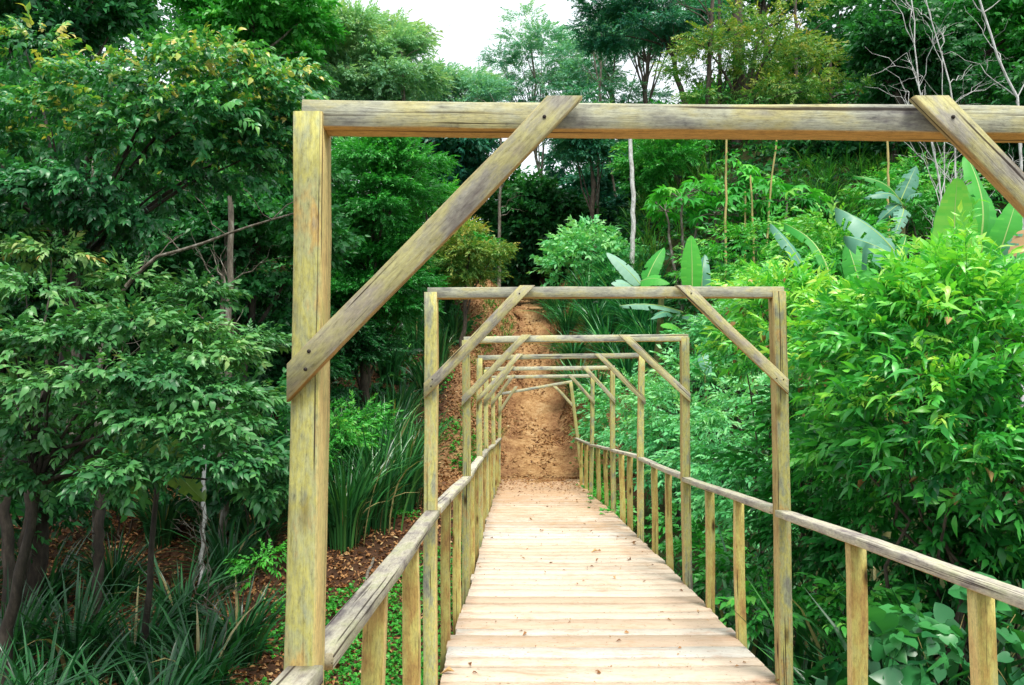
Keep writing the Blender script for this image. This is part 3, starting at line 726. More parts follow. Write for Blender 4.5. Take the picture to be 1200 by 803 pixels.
# crumbs of soil and leaf bits on the deck
def crumbs():
    mb = MB(); r = np.random.default_rng(5); n = 600
    y = r.uniform(1.5, 16.6, n) ** 1.0; x = r.uniform(-0.33, 1.33, n)
    c = r.random(n)
    keep = (0.5 + 0.5 * wob(x, y, 3.0)) > 0.35 * c; x, y = x[keep], y[keep]; n = len(x)
    p = np.stack([x, y, deck_z(y) + 0.006 ], 1)
    d = np.stack([np.cos(c[keep] * 50), np.sin(c[keep] * 50), np.zeros(n)], 1)
    scatter(mb, S['litter'], p, d, 0.010 + 0.035 * r.random(n) ** 3, r.uniform(0.1, 0.8, n), r, 0.3)
    m = 1100; y = 16.9 - np.abs(r.normal(0, 1.5, m)); x = r.uniform(-0.3, 1.3, m); a = r.uniform(0, 6.28, m)
    scatter(mb, S['litter'], np.stack([x, y, deck_z(y) + 0.02], 1), np.stack([np.cos(a), np.sin(a), np.zeros(m)], 1), 0.02 + 0.05 * r.random(m) ** 2, r.uniform(0.2, 0.9, m), r, 0.5)
    m = 26; y = r.uniform(2.5, 16, m); x = np.where(r.random(m) < 0.6, r.choice([-0.3, 1.3], m) + r.normal(0, 0.06, m), r.uniform(-0.3, 1.3, m)); a = r.uniform(0, 6.28, m)
    scatter(mb, S['litter'], np.stack([x, y, deck_z(y) + 0.012], 1), np.stack([np.cos(a), np.sin(a), np.zeros(m)], 1), r.uniform(0.05, 0.09, m), r.uniform(0.2, 0.9, m), r, 0.4)
    tag(mb.build('leaf_crumbs', P['litter']), 'brown crumbs of dry leaf and soil strewn over deck boards', kind='stuff')
crumbs()

# ------------------------------------------------------------------ ground stuff
def clods():
    r = np.random.default_rng(41); mb = MB(); n = 900
    y = r.uniform(16.9, 29, n); x = path_x(y) + r.normal(0, 0.75, n); s = 0.012 + 0.05 * r.random(n) ** 4
    # rough little lumps: a squashed, jittered octahedron each
    o = np.array([(1, 0, 0), (0, 1, 0), (-1, 0, 0), (0, -1, 0), (0, 0, .8), (0, 0, -.6)], float)
    f = np.array([0, 1, 4, 1, 2, 4, 2, 3, 4, 3, 0, 4, 1, 0, 5, 2, 1, 5, 3, 2, 5, 0, 3, 5])
    v = o[None] * s[:, None, None] * r.uniform(0.6, 1.4, (n, 6, 1)) + np.stack([x, y, T(x, y) + 0.03 + s * 0.3], 1)[:, None, :]
    mb.add(v.reshape(-1, 3), (f[None] + np.arange(n)[:, None] * 6).ravel(), np.full(n * 8, 3), np.repeat(r.uniform(0.3, 1, n), 8))
    tag(mb.build('clay_clods', M_PATH), 'small clods of clay scattered over the dirt path', kind='stuff')
clods()
def litter():
    mb = MB(); r = np.random.default_rng(21)
    def lay(x, y, s, t):
        n = len(x); a = r.uniform(0, 6.28, n)
        p = np.stack([x, y, T(x, y) + 0.012 + s * 0.15], 1)
        d = np.stack([np.cos(a), np.sin(a), r.normal(0, 0.25, n)], 1)
        scatter(mb, S['litter'], p, d, s, t, r, 0.5)
    n = 26000; x = r.uniform(-8, -0.7, n); y = r.uniform(4, 22, n); lay(x, y, r.uniform(0.05, 0.11, n), np.clip(r.normal(0.5, 0.25, n), 0, 1))
    n = 9000; x = path_x(y := r.uniform(16.8, 30, n)) + r.normal(0, 1.1, n); lay(x, y, r.uniform(0.03, 0.10, n), np.clip(r.normal(0.45, 0.25, n), 0, 1))
    n = 14000; y = r.uniform(16.6, 30, n); x = path_x(y) + r.choice([-1, 1], n) * (0.75 + np.abs(r.normal(0, 0.8, n))); lay(x, y, r.uniform(0.04, 0.10, n), np.clip(r.normal(0.5, 0.25, n), 0, 1))
    n = 9000; x = r.uniform(-14, -5, n); y = r.uniform(9, 26, n); lay(x, y, r.uniform(0.07, 0.13, n), np.clip(r.normal(0.5, 0.25, n), 0, 1))
    tag(mb.build('fallen_leaves', P['litter']), 'red brown dry fallen leaves covering the shaded slope and path edges', kind='stuff')
litter()

def cover():
    mb = MB(); r = np.random.default_rng(22)
    n = 34000; x = r.uniform(-6, -0.6, n); y = r.uniform(3, 16, n)
    dens = 0.5 + 0.5 * wob(x, y, 1.3, o=3) + 0.55 * sstep(-4.2, -1.6, x) - 0.5 * sstep(10, 15, y)
    k = dens > 0.45 + 0.5 * (0.5 + 0.5 * wob(x, y, 4.2, o=13)); x, y = x[k], y[k]; n = len(x); a = r.uniform(0, 6.28, n)
    p = np.stack([x, y, T(x, y) + r.uniform(0.0, 0.10, n)], 1); d = np.stack([np.cos(a), np.sin(a), r.uniform(0, 0.6, n)], 1)
    scatter(mb, S['cover'], p, d, r.uniform(0.05, 0.10, n), np.clip(r.normal(0.62, 0.22, n), 0, 1), r, 0.4)
    n = 3500; y = r.uniform(15.5, 26, n); x = path_x(y) - 1.2 - np.abs(r.normal(0, 1.0, n)); kk = wob(x, y, 2.0, o=8) > 0.35; x, y = x[kk], y[kk]; n = len(x); a = r.uniform(0, 6.28, n)
    scatter(mb, S['cover'], np.stack([x, y, T(x, y) + r.uniform(0, 0.14, n)], 1), np.stack([np.cos(a), np.sin(a), r.uniform(0, .7, n)], 1), r.uniform(0.07, 0.15, n), r.uniform(0.3, 0.9, n), r, 0.4)
    # sprigs along the right deck edge and on the path verge
    n = 900; y = r.uniform(11, 19, n); x = 1.55 + r.normal(0, 0.16, n) + 0.3 * sstep(15, 17, y)
    z = np.where(y < 16.4, deck_z(y) - 0.28 + r.uniform(0, 0.28, n), T(x, y) + r.uniform(0, .12, n)); a = r.uniform(0, 6.28, n)
    scatter(mb, S['cover'], np.stack([x, y, z], 1), np.stack([np.cos(a), np.sin(a), r.uniform(0, 0.8, n)], 1), r.uniform(0.08, 0.16, n), r.uniform(0.4, 1, n), r, 0.4)
    tag(mb.build('ground_cover', P['cover']), 'low small-leaved green ground cover creeping through the dead leaves', kind='stuff')
cover()

def undergrowth():
    mb = MB(); r = np.random.default_rng(23)
    n = 46000; y = r.uniform(13, 48, n); x = r.uniform(-22, 26, n)
    k = (np.abs(x - path_x(y)) > 2.4 + 0.5 * np.sin(y)) & ((x > 0) | (y > 19) | (x < -9)) & ((y > 17) | (x > 2.5) | (x < -8)); x, y = x[k], y[k]; n = len(x); a = r.uniform(0, 6.28, n)
    hz = 0.5 + 0.5 * wob(x, y, 0.8, o=7)
    p = np.stack([x, y, T(x, y) + r.uniform(0.0, 0.7, n) * np.clip(hz, 0.1, 1)], 1); d = np.stack([np.cos(a), np.sin(a), r.uniform(-0.2, 0.7, n)], 1)
    scatter(mb, S['far'], p, d, r.uniform(0.25, 0.5, n), np.clip(r.normal(0.45, 0.25, n), 0, 1), r, 0.5)
    tag(mb.build('undergrowth', P['dark']), 'dark leafy undergrowth covering the hillside below the trees', kind='stuff')
undergrowth()

def blades(mb, base, n, h, spread, width, r, tint=(0.1, 0.8), lean=(0, 0), droop=0.5, seg=7):
    """n arching strap blades rising from around base"""
    base = np.asarray(base, float); t = np.linspace(0, 1, seg)
    a = r.uniform(0, 6.28, n); rad = np.abs(r.normal(0, 1, n)) * 0.16 * h * 0.6
    L_ = h * r.uniform(0.6, 1.15, n); sp = spread * r.uniform(0.3, 1.3, n); dr = droop * r.uniform(0.2, 1.6, n)
    ca, sa = np.cos(a), np.sin(a)
    out = sp[:, None] * (t ** 1.3)[None, :] + dr[:, None] * 0.5 * (t ** 3)[None, :]
    up = t[None, :] - dr[:, None] * 0.45 * (t ** 3)[None, :]
    ctr = np.stack([base[0] + rad[:, None] * ca[:, None] + L_[:, None] * (out * ca[:, None] + lean[0] * t), base[1] + rad[:, None] * sa[:, None] + L_[:, None] * (out * sa[:, None] + lean[1] * t), base[2] - 0.05 + L_[:, None] * up], 2)
    tw = r.uniform(-0.9, 0.9, n)
    side = np.stack([-np.sin(a + tw), np.cos(a + tw), 0.25 * np.sin(tw * 3)], 1)
    wd = width * r.uniform(0.6, 1.25, n)[:, None] * (np.array([0.7, 0.95, 1, 0.95, 0.8, 0.5, 0.04]) if seg == 7 else np.linspace(1, .05, seg))[None, :]
    Lf = ctr + side[:, None, :] * wd[:, :, None] / 2; Rt = ctr - side[:, None, :] * wd[:, :, None] / 2
    mid = ctr.copy(); mid[:, :, 2] -= wd * 0.18
    V = np.stack([Lf, mid, Rt], 2).reshape(n, seg * 3, 3)
    lo = []
    for i in range(seg - 1):
        q = i * 3; lo += [q, q + 1, q + 4, q + 3, q + 1, q + 2, q + 5, q + 4]
    lo = np.array(lo); L2 = lo[None, :] + (np.arange(n) * seg * 3)[:, None]
    ti = np.clip(r.uniform(*tint, n), 0, 1); ti[r.random(n) < 0.03] = 1.0
    mb.add(V.reshape(-1, 3), L2.ravel(), np.full(n * (seg - 1) * 2, 4), np.repeat(ti, (seg - 1) * 2))

def bank_grass():
    mb = MB(); r = np.random.default_rng(24)
    for i in range(110):
        px, Y = r.uniform(930, 1100), r.uniform(20, 25); b = ground(px, Y)
        blades(mb, b, 26, r.uniform(0.6, 1.2), 0.35, 0.025, r, (0.0, 0.75), droop=0.7)
    for i in range(60):
        px, Y = r.uniform(745, 860), r.uniform(25, 30); b = ground(px, Y)
        blades(mb, b, 26, r.uniform(0.9, 1.8), 0.3, 0.03, r, (0.2, 0.9), droop=0.6)
    for i in range(200):   # thin tufts beside the path mouth
        y = r.uniform(17, 27); x = float(path_x(y)) + r.choice([-1, 1]) * (r.uniform(1.0, 1.9) - 0.045 * (y - 17))
        blades(mb, (x, y, float(T(x, y))), 12, r.uniform(0.2, 0.45), 0.5, 0.012, r, (0.2, 0.9))
    tag(mb.build('long_grass', P['grass']), 'long arching grass growing on the steep shaded bank', kind='stuff')
bank_grass()

# ------------------------------------------------------------------ strap-leaved clumps
ORD = ['nearest', 'second', 'third', 'fourth', 'fifth', 'sixth', 'seventh', 'eighth', 'ninth', 'tenth', 'eleventh', 'twelfth', 'thirteenth', 'fourteenth', 'fifteenth', 'sixteenth', 'seventeenth', 'eighteenth', 'nineteenth', 'twentieth',
       'twenty-first', 'twenty-second', 'twenty-third', 'twenty-fourth', 'twenty-fifth', 'twenty-sixth']
def clump_row(items, fmt, group, name='strap_leaved_clump', cat='plant', n=60, width=0.035, pal='strap', seed=0, spread=0.35, droop=0.6, tint=(0.1, 0.8)):
    items = sorted(items, key=lambda q: q[1])
    for i, (px, Y, h) in enumerate(items):
        r = np.random.default_rng(seed + i); b = ground(px, Y); mb = MB()
        if X(px, Y) > 1.2 and Y < 15: b = b + np.array([0.25, 0, 0])
        ln = (0.22, 0) if (X(px, Y) > 1.2 and Y < 15) else (0, 0)
        blades(mb, b, n, h, spread, width, r, tint, lean=ln, droop=droop)
        blades(mb, b, n // 3, h * 0.6, spread * (1.7 if not ln[0] else 0.8), width, r, (0.0, 0.5), lean=ln, droop=droop * 1.3)
        o = mb.build(name, P[pal], None, origin=b)
        k = ORD[i] if i < len(ORD) else 'last'
        tag(o, fmt.format(k), cat, group)
LB = [(-10, 6.2, 1.15), (60, 6.6, 1.1), (130, 6.4, 1.0), (195, 6.9, 1.0), (240, 7.6, 1.05), (20, 8.0, 1.2), (95, 8.2, 1.2), (165, 8.3, 1.15), (285, 8.9, 1.0), (220, 9.3, 1.2), (-30, 9.8, 1.1), (60, 10.2, 1.1), (140, 10.4, 1.1), (270, 10.8, 1.2), (305, 12.0, 1.35), (255, 12.4, 1.3), (195, 12.2, 1.2)]
clump_row(LB, 'dark strap-leaved clump in the bed at lower left, {} from the camera', 'strap-leaved clumps in the shaded lower left bed', seed=100, n=120, width=0.034, tint=(0.0, 0.7))
LC = [(405, 12.6, 1.7), (440, 13.4, 1.8), (472, 14.6, 1.8), (395, 14.8, 2.0), (425, 16.0, 2.1), (485, 16.2, 1.7), (350, 13.4, 1.7), (450, 15.4, 2.1), (370, 14.2, 1.9), (462, 17.2, 2.1)]
clump_row(LC, 'dense upright strap-leaved clump on the slope beside the left posts, {} from the camera', 'strap-leaved clumps on the slope beside the left posts', seed=140, n=190, width=0.04, spread=0.22, droop=0.45, tint=(0.2, 0.9))
LD = [(470, 18.6, 1.3), (500, 19.6, 1.3), (515, 21.0, 1.4), (488, 22.0, 1.6), (532, 22.6, 1.2), (520, 24.5, 1.5), (455, 20.5, 1.6)]
clump_row(LD, 'strap-leaved clump along the left edge of the climbing path, {} from the bridge', 'strap-leaved clumps along the left edge of the climbing path', seed=160, n=120, width=0.045, spread=0.22, droop=0.4)
RD = [(700, 19.6, 1.2), (735, 20.2, 1.4), (765, 20.8, 1.4), (678, 20.8, 1.2), (712, 21.4, 1.5), (748, 22.0, 1.6), (672, 22.4, 1.3), (700, 23.0, 1.6), (733, 23.2, 1.7), (768, 23.0, 1.6), (665, 24.4, 1.3), (690, 24.8, 1.7), (722, 25.2, 1.8), (652, 26.2, 1.2)]
clump_row(RD, 'bright arching strap-leaved clump on the right bank of the path, {} from the bridge', 'strap-leaved clumps on the right bank of the path', seed=180, n=170, width=0.034, pal='agapanthus', spread=0.42, droop=0.8, tint=(0.0, 0.95))
RN = [(925, 5.0, 1.9), (950, 4.6, 2.0), (985, 4.9, 2.1), (1040, 4.5, 1.9), (870, 6.0, 1.6), (890, 6.8, 1.7), (835, 7.6, 1.7), (1100, 4.9, 2.0), (1170, 4.6, 1.8), (790, 8.8, 1.6), (960, 5.6, 2.0), (1010, 5.3, 2.1)]
clump_row(RN, 'dark strap-leaved clump below the right handrail, {} from the camera', 'strap-leaved clumps below the right handrail', seed=200, n=64, width=0.042, spread=0.28, droop=0.6, tint=(0.05, 0.85))

# ------------------------------------------------------------------ shrubs
def shrub(name, label, C, Sz, base, pal, tpls, nspray, size, seed, group=None, cat='shrub', stems=9, bark=B_DARK, stem_r=0.02, **kw):
    r = np.random.default_rng(seed); base = np.asarray(base, float)
    root = empty(name, base); tag(root, label, cat, group)
    sm = MB()
    for i in r.permutation(len(C))[:stems]:
        limb(sm, base + np.append(r.normal(0, 0.12, 2), -0.1), C[i] , stem_r, stem_r * 0.3, r, 8, 0.04, 5, 0.25)
    if name in ('large_bush', 'leafy_bush'):
        for j in r.permutation(len(C))[:14]:
            e = C[j] + np.array([r.normal(0, .4), -r.uniform(.2, .5), r.normal(0.2, .3)]) * Sz[j][0] * 1.8; limb(sm, C[j], e, 0.006, 0.002, r, 6, 0.05, 4, 0.2)
    sm.build('stems', bark, root, origin=base, smooth=True)
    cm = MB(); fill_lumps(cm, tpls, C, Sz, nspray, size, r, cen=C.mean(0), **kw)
    if name in ('large_bush', 'leafy_bush'):
        for j in range(len(C)):
            if C[j][2] > np.median(C[:, 2]) or r.random() < 0.3:
                d = np.array([r.normal(0, .5), r.normal(-.3, .3), 1.0]); d /= np.linalg.norm(d); L_ = Sz[j][0] * r.uniform(1.1, 1.75)
                kq = np.linspace(0.5, 1, 7)[:, None]; pp = C[j] + d * L_ * kq; dd = r.normal(0, 1, (7, 3)) * 0.6 + d
                scatter(cm, tpls, pp, dd, size * 0.75, r.uniform(0.5, 0.9, 7), r, 0.7)
    cm.build('foliage', P[pal], root, origin=base)
    if name in ('large_bush', 'leafy_bush'):
        dm = MB(); m = 120; i = r.integers(0, len(C), m); d = r.normal(0, 1, (m, 3)); d /= np.linalg.norm(d, axis=1)[:, None]
        scatter(dm, S['litter'], C[i] + d * Sz[i] * 0.95, d * (1, 1, .2) - (0, 0, .8), r.uniform(0.05, 0.11, m), r.uniform(0.5, 1, m), r, 0.8)
        do = dm.build('dead_leaves', P['litter'], root, origin=base)
    return root
def lump_list(items):
    """(px, py, Y, radius_px) -> centres and sizes in metres"""
    C = np.array([at(a, b, y) for a, b, y, *_ in items]); Sz = np.array([[q[3] * q[2] / F] * 3 for q in items]) * np.array([1, 1, 0.8]); return C, Sz

# the big bright bush on the right
C, Sz = lump_list([(1110, 345, 5.2, 50), (1165, 362, 5.3, 46), (1060, 366, 5.3, 44), (1000, 385, 5.7, 40), (1120, 380, 5.0, 70), (1190, 400, 5.0, 70), (1050, 410, 5.2, 62),
                   (985, 430, 5.7, 52), (1090, 455, 4.9, 65), (1165, 470, 4.8, 70), (1030, 480, 5.2, 55), (1215, 500, 4.8, 60), (1120, 525, 4.8, 62), (1060, 540, 5.1, 52), (1190, 555, 4.7, 60), (1000, 540, 5.6, 46),
                   (1250, 400, 5.0, 70), (1290, 450, 4.8, 80), (1340, 410, 5.1, 80), (1270, 560, 4.8, 70), (1250, 640, 4.9, 60)])
shrub('large_bush', 'large bright green bush with long pointed leaves rising above the right handrail', C, Sz, ground(1120, 5.4), 'bright', S['lance'] + S['grey'][:3], 104, 0.20, 301, stems=14, tint=(0.0, 0.86), young=0.16, droop=0.02, under=0.5, stem_r=0.022, roll=0.8)
C, Sz = lump_list([(960, 368, 6.9, 42), (925, 350, 7.1, 34), (900, 385, 7.3, 45), (950, 400, 6.8, 50), (915, 430, 7.2, 45), (960, 470, 6.7, 48), (890, 350, 7.6, 38), (870, 410, 7.7, 34)])
shrub('leafy_bush', 'yellow-tipped bush behind the right post of the second frame', C, Sz, ground(935, 7.1), 'bright', S['lance'] + S['grey'][:2], 100, 0.175, 302, stems=8, tint=(0.0, 0.95), young=0.3, droop=0.05, under=0.4, stem_r=0.018, roll=0.7)
# dark inside and underside of the thicket
C, Sz = lump_list([(980, 560, 6.2, 55), (1060, 600, 5.7, 60), (1140, 620, 5.3, 62), (950, 500, 7.0, 55), (940, 620, 6.4, 50), (1010, 650, 6.0, 50), (1200, 640, 5.2, 60), (1100, 670, 5.6, 50), (900, 560, 7.2, 45), (1270, 660, 5.3, 60)])
shrub('shaded_bush', 'dark green tangled bush in the shade under the large bright bush', C, Sz, ground(1060, 6.1), 'mid', S['grey'], 120, 0.24, 303, stems=12, tint=(0.0, 0.6), under=0.6, droop=0.3, stem_r=0.018)
# mint shrubs behind the right balusters
specs = [
    ('mint green shrub behind the third frame post, lowest one', [(850, 500, 10.5, 42), (830, 545, 10.2, 40), (870, 565, 9.6, 42), (880, 470, 10.8, 36), (905, 520, 9.9, 36), (845, 600, 9.8, 36), (895, 610, 9.2, 36)], 304),
    ('pale mint shrub seen between the third and fourth frames', [(785, 480, 13.5, 34), (810, 440, 13.8, 34), (775, 520, 13.0, 30), (815, 500, 12.8, 32), (790, 560, 12.4, 30), (760, 550, 13.5, 26), (845, 450, 13.2, 30)], 305),
    ('mint shrub at the end of the right handrail', [(720, 490, 16.5, 28), (740, 460, 17.0, 28), (700, 470, 17.6, 22), (765, 470, 16.0, 26), (735, 520, 15.5, 26), (705, 510, 16.4, 20), (760, 500, 15.6, 24)], 306),
    ('rounded mint shrub below the banana leaves at the second frame corner', [(850, 390, 14.0, 34), (880, 360, 14.2, 34), (825, 400, 14.4, 28), (870, 420, 13.4, 34), (840, 430, 13.4, 26)], 307)]
for lab, it, sd in specs:
    C, Sz = lump_list(it); shrub('mint_shrub', lab, C, Sz, ground(sum(q[0] for q in it) / len(it), sum(q[2] for q in it) / len(it)), 'mint', S['mint'], 95, 0.30 if sd > 304 else 0.27, sd, group='mint green shrubs behind the right handrail', stems=6, tint=(0.1, 0.95), young=0.1, under=0.35)
# small-leaved bushes on the rising ground behind
specs = [
    ('small-leaved bright bush on the slope behind the second frame corner', [(860, 300, 17.5, 40), (900, 285, 17.8, 38), (830, 320, 17.4, 30), (930, 300, 17.0, 38), (880, 335, 16.6, 34), (910, 350, 16.4, 34)], 'mid', 311),
    ('yellow green bush on the slope between the banana leaves', [(960, 290, 13.5, 36), (985, 320, 13.0, 34), (940, 320, 13.6, 30), (1010, 290, 13.6, 30)], 'mid', 312),
    ('fresh green bush on the bank above the large banana leaf', [(1040, 230, 20, 34), (1075, 215, 20.5, 36), (1100, 240, 20, 34), (1140, 230, 20, 34), (1060, 250, 19.6, 28)], 'mid', 313),
    ('bushy sapling at the head of the path with pale round leaves', [(690, 300, 26, 34), (660, 315, 26.3, 26), (720, 305, 26, 28), (690, 280, 26.4, 24), (665, 290, 26.6, 20), (715, 330, 25.5, 22)], 'mint', 314),
    ('dark bush hanging over the bank at the top right', [(960, 180, 26, 42), (1010, 175, 26, 40), (1060, 180, 26, 40), (920, 190, 27, 34)], 'teal', 315)]
for lab, it, pal, sd in specs:
    C, Sz = lump_list(it); shrub('hillside_bush', lab, C, Sz, ground(sum(q[0] for q in it) / len(it), sum(q[2] for q in it) / len(it)), pal, S['mint'] if sd != 314 else S['far'], 110, 0.38, sd, group='bushes on the hillside beyond the bridge', stems=6, tint=(0.2, 1.0), young=0.2, under=0.3, stem_r=0.03)
# heart-leaved vine low on the right
C, Sz = lump_list([(1035, 780, 4.1, 32), (1075, 745, 4.0, 36), (1130, 720, 4.2, 36), (1160, 770, 3.9, 44), (1100, 800, 3.9, 44), (1190, 720, 4.1, 36), (1230, 770, 4.0, 50)])
shrub('heart_leaved_vine', 'tangle of large heart-shaped leaves at the lower right below the handrail', C, Sz, ground(1110, 4.3), 'vine', S['heart'], 11, 0.24, 320, cat='vine', stems=9, bark=B_YEL, stem_r=0.006, tint=(0.2, 1.0), under=0.4, roll=0.7)
# low leafy weeds behind the right balusters
C, Sz = lump_list([(960, 700, 6.2, 36), (860, 680, 7.4, 36), (820, 650, 8.8, 34), (905, 720, 5.9, 34), (1010, 720, 5.4, 36), (790, 630, 10, 28)])
shrub('leafy_weeds', 'low tangle of leafy weeds rising beside the right deck edge', C, Sz, ground(880, 7.0), 'mid', S['grey'], 60, 0.24, 321, cat='plant', stems=6, stem_r=0.006, tint=(0.1, 0.9), under=0.4)
# fern-like fresh bush at left slope foot
C, Sz = lump_list([(395, 520, 13.6, 34), (370, 490, 14.4, 30), (425, 500, 14.6, 26), (350, 540, 12.8, 26)])
shrub('feathery_shrub', 'small feathery green shrub behind the left post of the nearest frame', C, Sz, ground(385, 14.4), 'mid', S['fine'], 130, 0.34, 322, stems=5, tint=(0.2, 0.9))
C, Sz = lump_list([(300, 665, 9.3, 18), (318, 650, 9.4, 14)])
shrub('seedling', 'little bright seedling among dead leaves beside the nearest left post', C, Sz, ground(307, 9.4), 'cover', S['grey'], 26, 0.16, 323, cat='seedling', stems=2, stem_r=0.004, tint=(0.5, 1))

# ------------------------------------------------------------------ banana plants
def banana_leaf(parent, org, base, tip, width, face, pal, r, arch=0.12, torn=0.5, tint=0.6, petiole=0.18, vfold=0.25):
    base = np.asarray(base, float); tip = np.asarray(tip, float); face = np.asarray(face, float)
    ax = tip - base; L_ = np.linalg.norm(ax); ax /= L_
    nz = face - ax * face.dot(ax); nz /= np.linalg.norm(nz); sd = np.cross(nz, ax)
    n = 34; t = np.linspace(0, 1, n)
    mid = base + ax * (t * L_)[:, None] + nz * (np.sin(t * np.pi) * arch * L_)[:, None]
    prof = np.clip(np.sin(np.clip((t - petiole) / (1 - petiole), 0, 1) ** 0.62 * np.pi), 0, 1) ** 0.55
    prof[t < petiole] = 0.0
    mb = MB()
    for s in (-1, 1):
        rows = []; ripple = r.uniform(0, 6)
        for k, f in enumerate((0.02, 0.5, 1.0)):
            jag = 1 + (r.normal(0, 0.03, n) if k == 2 else 0)
            dz = -vfold * f * f * width * 0.5 + 0.006 * np.sin(t * 45 + ripple) * f * L_ * 0.5
            rows.append(mid + sd * (s * f * prof * width / 2 * jag)[:, None] + nz * (dz * prof)[:, None])
        V = np.stack(rows, 0).copy()
        cuts = set(i for i in range(6, n - 3) if r.random() < torn * 0.5)
        # a torn strip hangs a little lower: shift blocks between cuts
        off = 0.0; offs = np.zeros(n)
        for i in range(n):
            if i in cuts: off = -abs(r.normal(0, 0.13)) * width
            offs[i] = off
        V[2] += nz[None, :] * offs[:, None]; V[1] += nz[None, :] * offs[:, None] * 0.35
        V[2][:, :] += ax[None, :] * (offs * 0.7)[:, None]
        lo = []; tt = []; tn = []
        for k in range(2):
            for i in range(n - 1):
                if k == 1 and (i + 1) in cuts: continue
                if t[i + 1] <= petiole: continue
                lo += [k*n+i, k*n+i+1, (k+1)*n+i+1, (k+1)*n+i]; tt.append(4)
                tn.append(float(np.clip(tint + 0.012 * math.sin(i * 1.7) + r.normal(0, 0.015) + 0.1 * k * (r.random() < 0.15), 0, 1)))
        mb.add(V.reshape(-1, 3), lo, tt, np.array(tn))
    lf = mb.build('leaf', P[pal], parent, origin=org, smooth=True)
    rb = MB(); tube(rb, mid - nz * 0.004, np.linspace(0.022, 0.004, n) * max(0.5, L_ / 1.6), 6, 0.5)
    rb.build('midrib', M_RIB, lf, origin=org, smooth=True)
    return lf

def banana(label, base, crown_pt, leaves, seed, pal='banana', group='banana plants beyond the right handrail', stem_r=0.09):
    r = np.random.default_rng(seed); base = np.asarray(base, float); crown_pt = np.asarray(crown_pt, float)
    root = empty('banana_plant', base); tag(root, label, 'banana plant', group)
    sm = MB(); limb(sm, base - (0, 0, .15), crown_pt, stem_r, stem_r * 0.55, r, 8, 0, 10, 0.03); sm.build('stem', M_STEM if 'shade' not in label else B_DIM, root, origin=base, smooth=True)  # stem in shade takes the shade-darkened bark
    for (bp, tp, w, face, pl, kw) in leaves:
        banana_leaf(root, base, bp, tp, w, face, pl or pal, r, **kw)
    return root
CAMV = (0.0, -1.0, 0.25)
b = ground(1135, 9.6)
banana('upright bright banana plant behind the large bush, paddle leaves standing tall', b, at(1135, 330, 9.6), [
    (at(1120, 330, 9.2), at(1122, 208, 9.1), 0.56, CAMV, None, dict(tint=0.85, torn=0.0, arch=-0.04, petiole=0.05, vfold=-0.1)),
    (at(1135, 330, 9.7), at(1132, 180, 9.9), 0.46, (0.5, -1, 0.1), None, dict(tint=0.6, torn=0.1, petiole=0.05)),
    (at(1148, 330, 9.7), at(1146, 215, 10.0), 0.42, (-0.3, -1, 0.1), None, dict(tint=0.45, torn=0.0, petiole=0.05)),
    (at(1110, 320, 9.7), at(1098, 240, 10.0), 0.22, (-0.9, -1, 0.1), None, dict(tint=0.5, torn=0.1, petiole=0.05)),
    (at(1160, 330, 9.5), at(1192, 232, 9.4), 0.36, (-0.4, -1, 0.3), None, dict(tint=0.6, torn=0.1, petiole=0.05)),
    (at(1172, 320, 9.0), at(1216, 262, 8.6), 0.34, (-0.5, -0.8, 0.8), 'banana_blue', dict(tint=0.6, torn=0.4, petiole=0.05)),
], 401)
b = ground(1205, 6.6)
banana('banana plant with a dry brown hanging leaf beside the bush at the frame brace', b, at(1215, 300, 6.6), [
    (at(1210, 268, 6.4), at(1188, 338, 6.2), 0.24, (-0.5, -1, 0.1), 'banana_dry', dict(tint=0.6, torn=0.5, petiole=0.02)),
    (at(1215, 300, 6.6), at(1290, 220, 6.8), 0.34, (-0.4, -1, 0.6), None, dict(tint=0.5)),
    (at(1215, 300, 6.6), at(1260, 150, 6.8), 0.34, (-0.2, -1, 0.3), None, dict(tint=0.6)),
], 402, stem_r=0.07)
b = ground(1035, 11.2)
banana('banana plant with broad waxy blue-green leaves spread over the bush', b, at(1045, 330, 11.2), [
    (at(1068, 326, 10.4), at(980, 243, 10.6), 0.62, (0.2, -0.9, 0.8), 'banana_blue', dict(tint=0.55, torn=0.5, petiole=0.02, arch=0.10)),
    (at(1074, 328, 10.2), at(990, 276, 10.0), 0.60, (0.1, -0.9, 0.7), 'banana_blue', dict(tint=0.45, torn=0.7, petiole=0.02, arch=0.10)),
    (at(1010, 340, 11.2), at(992, 282, 11.6), 0.34, (-0.5, -1, 0.1), 'banana', dict(tint=0.55, torn=0.1, petiole=0.02)),
    (at(1040, 330, 11.3), at(1062, 276, 12.0), 0.22, (0.1, -1, 0.8), 'banana', dict(tint=0.25, torn=0.3, petiole=0.02)),
    (at(950, 330, 10.4), at(903, 262, 10.6), 0.22, (0.5, -1, 0.5), 'banana_blue', dict(tint=0.5, torn=0.2, petiole=0.02, arch=0.05)),
    (at(975, 330, 10.4), at(920, 262, 11.0), 0.18, (0.7, -1, 0.5), 'banana', dict(tint=0.45, torn=0.2, petiole=0.02, arch=0.12)),
], 403)
b = ground(1058, 17.0)
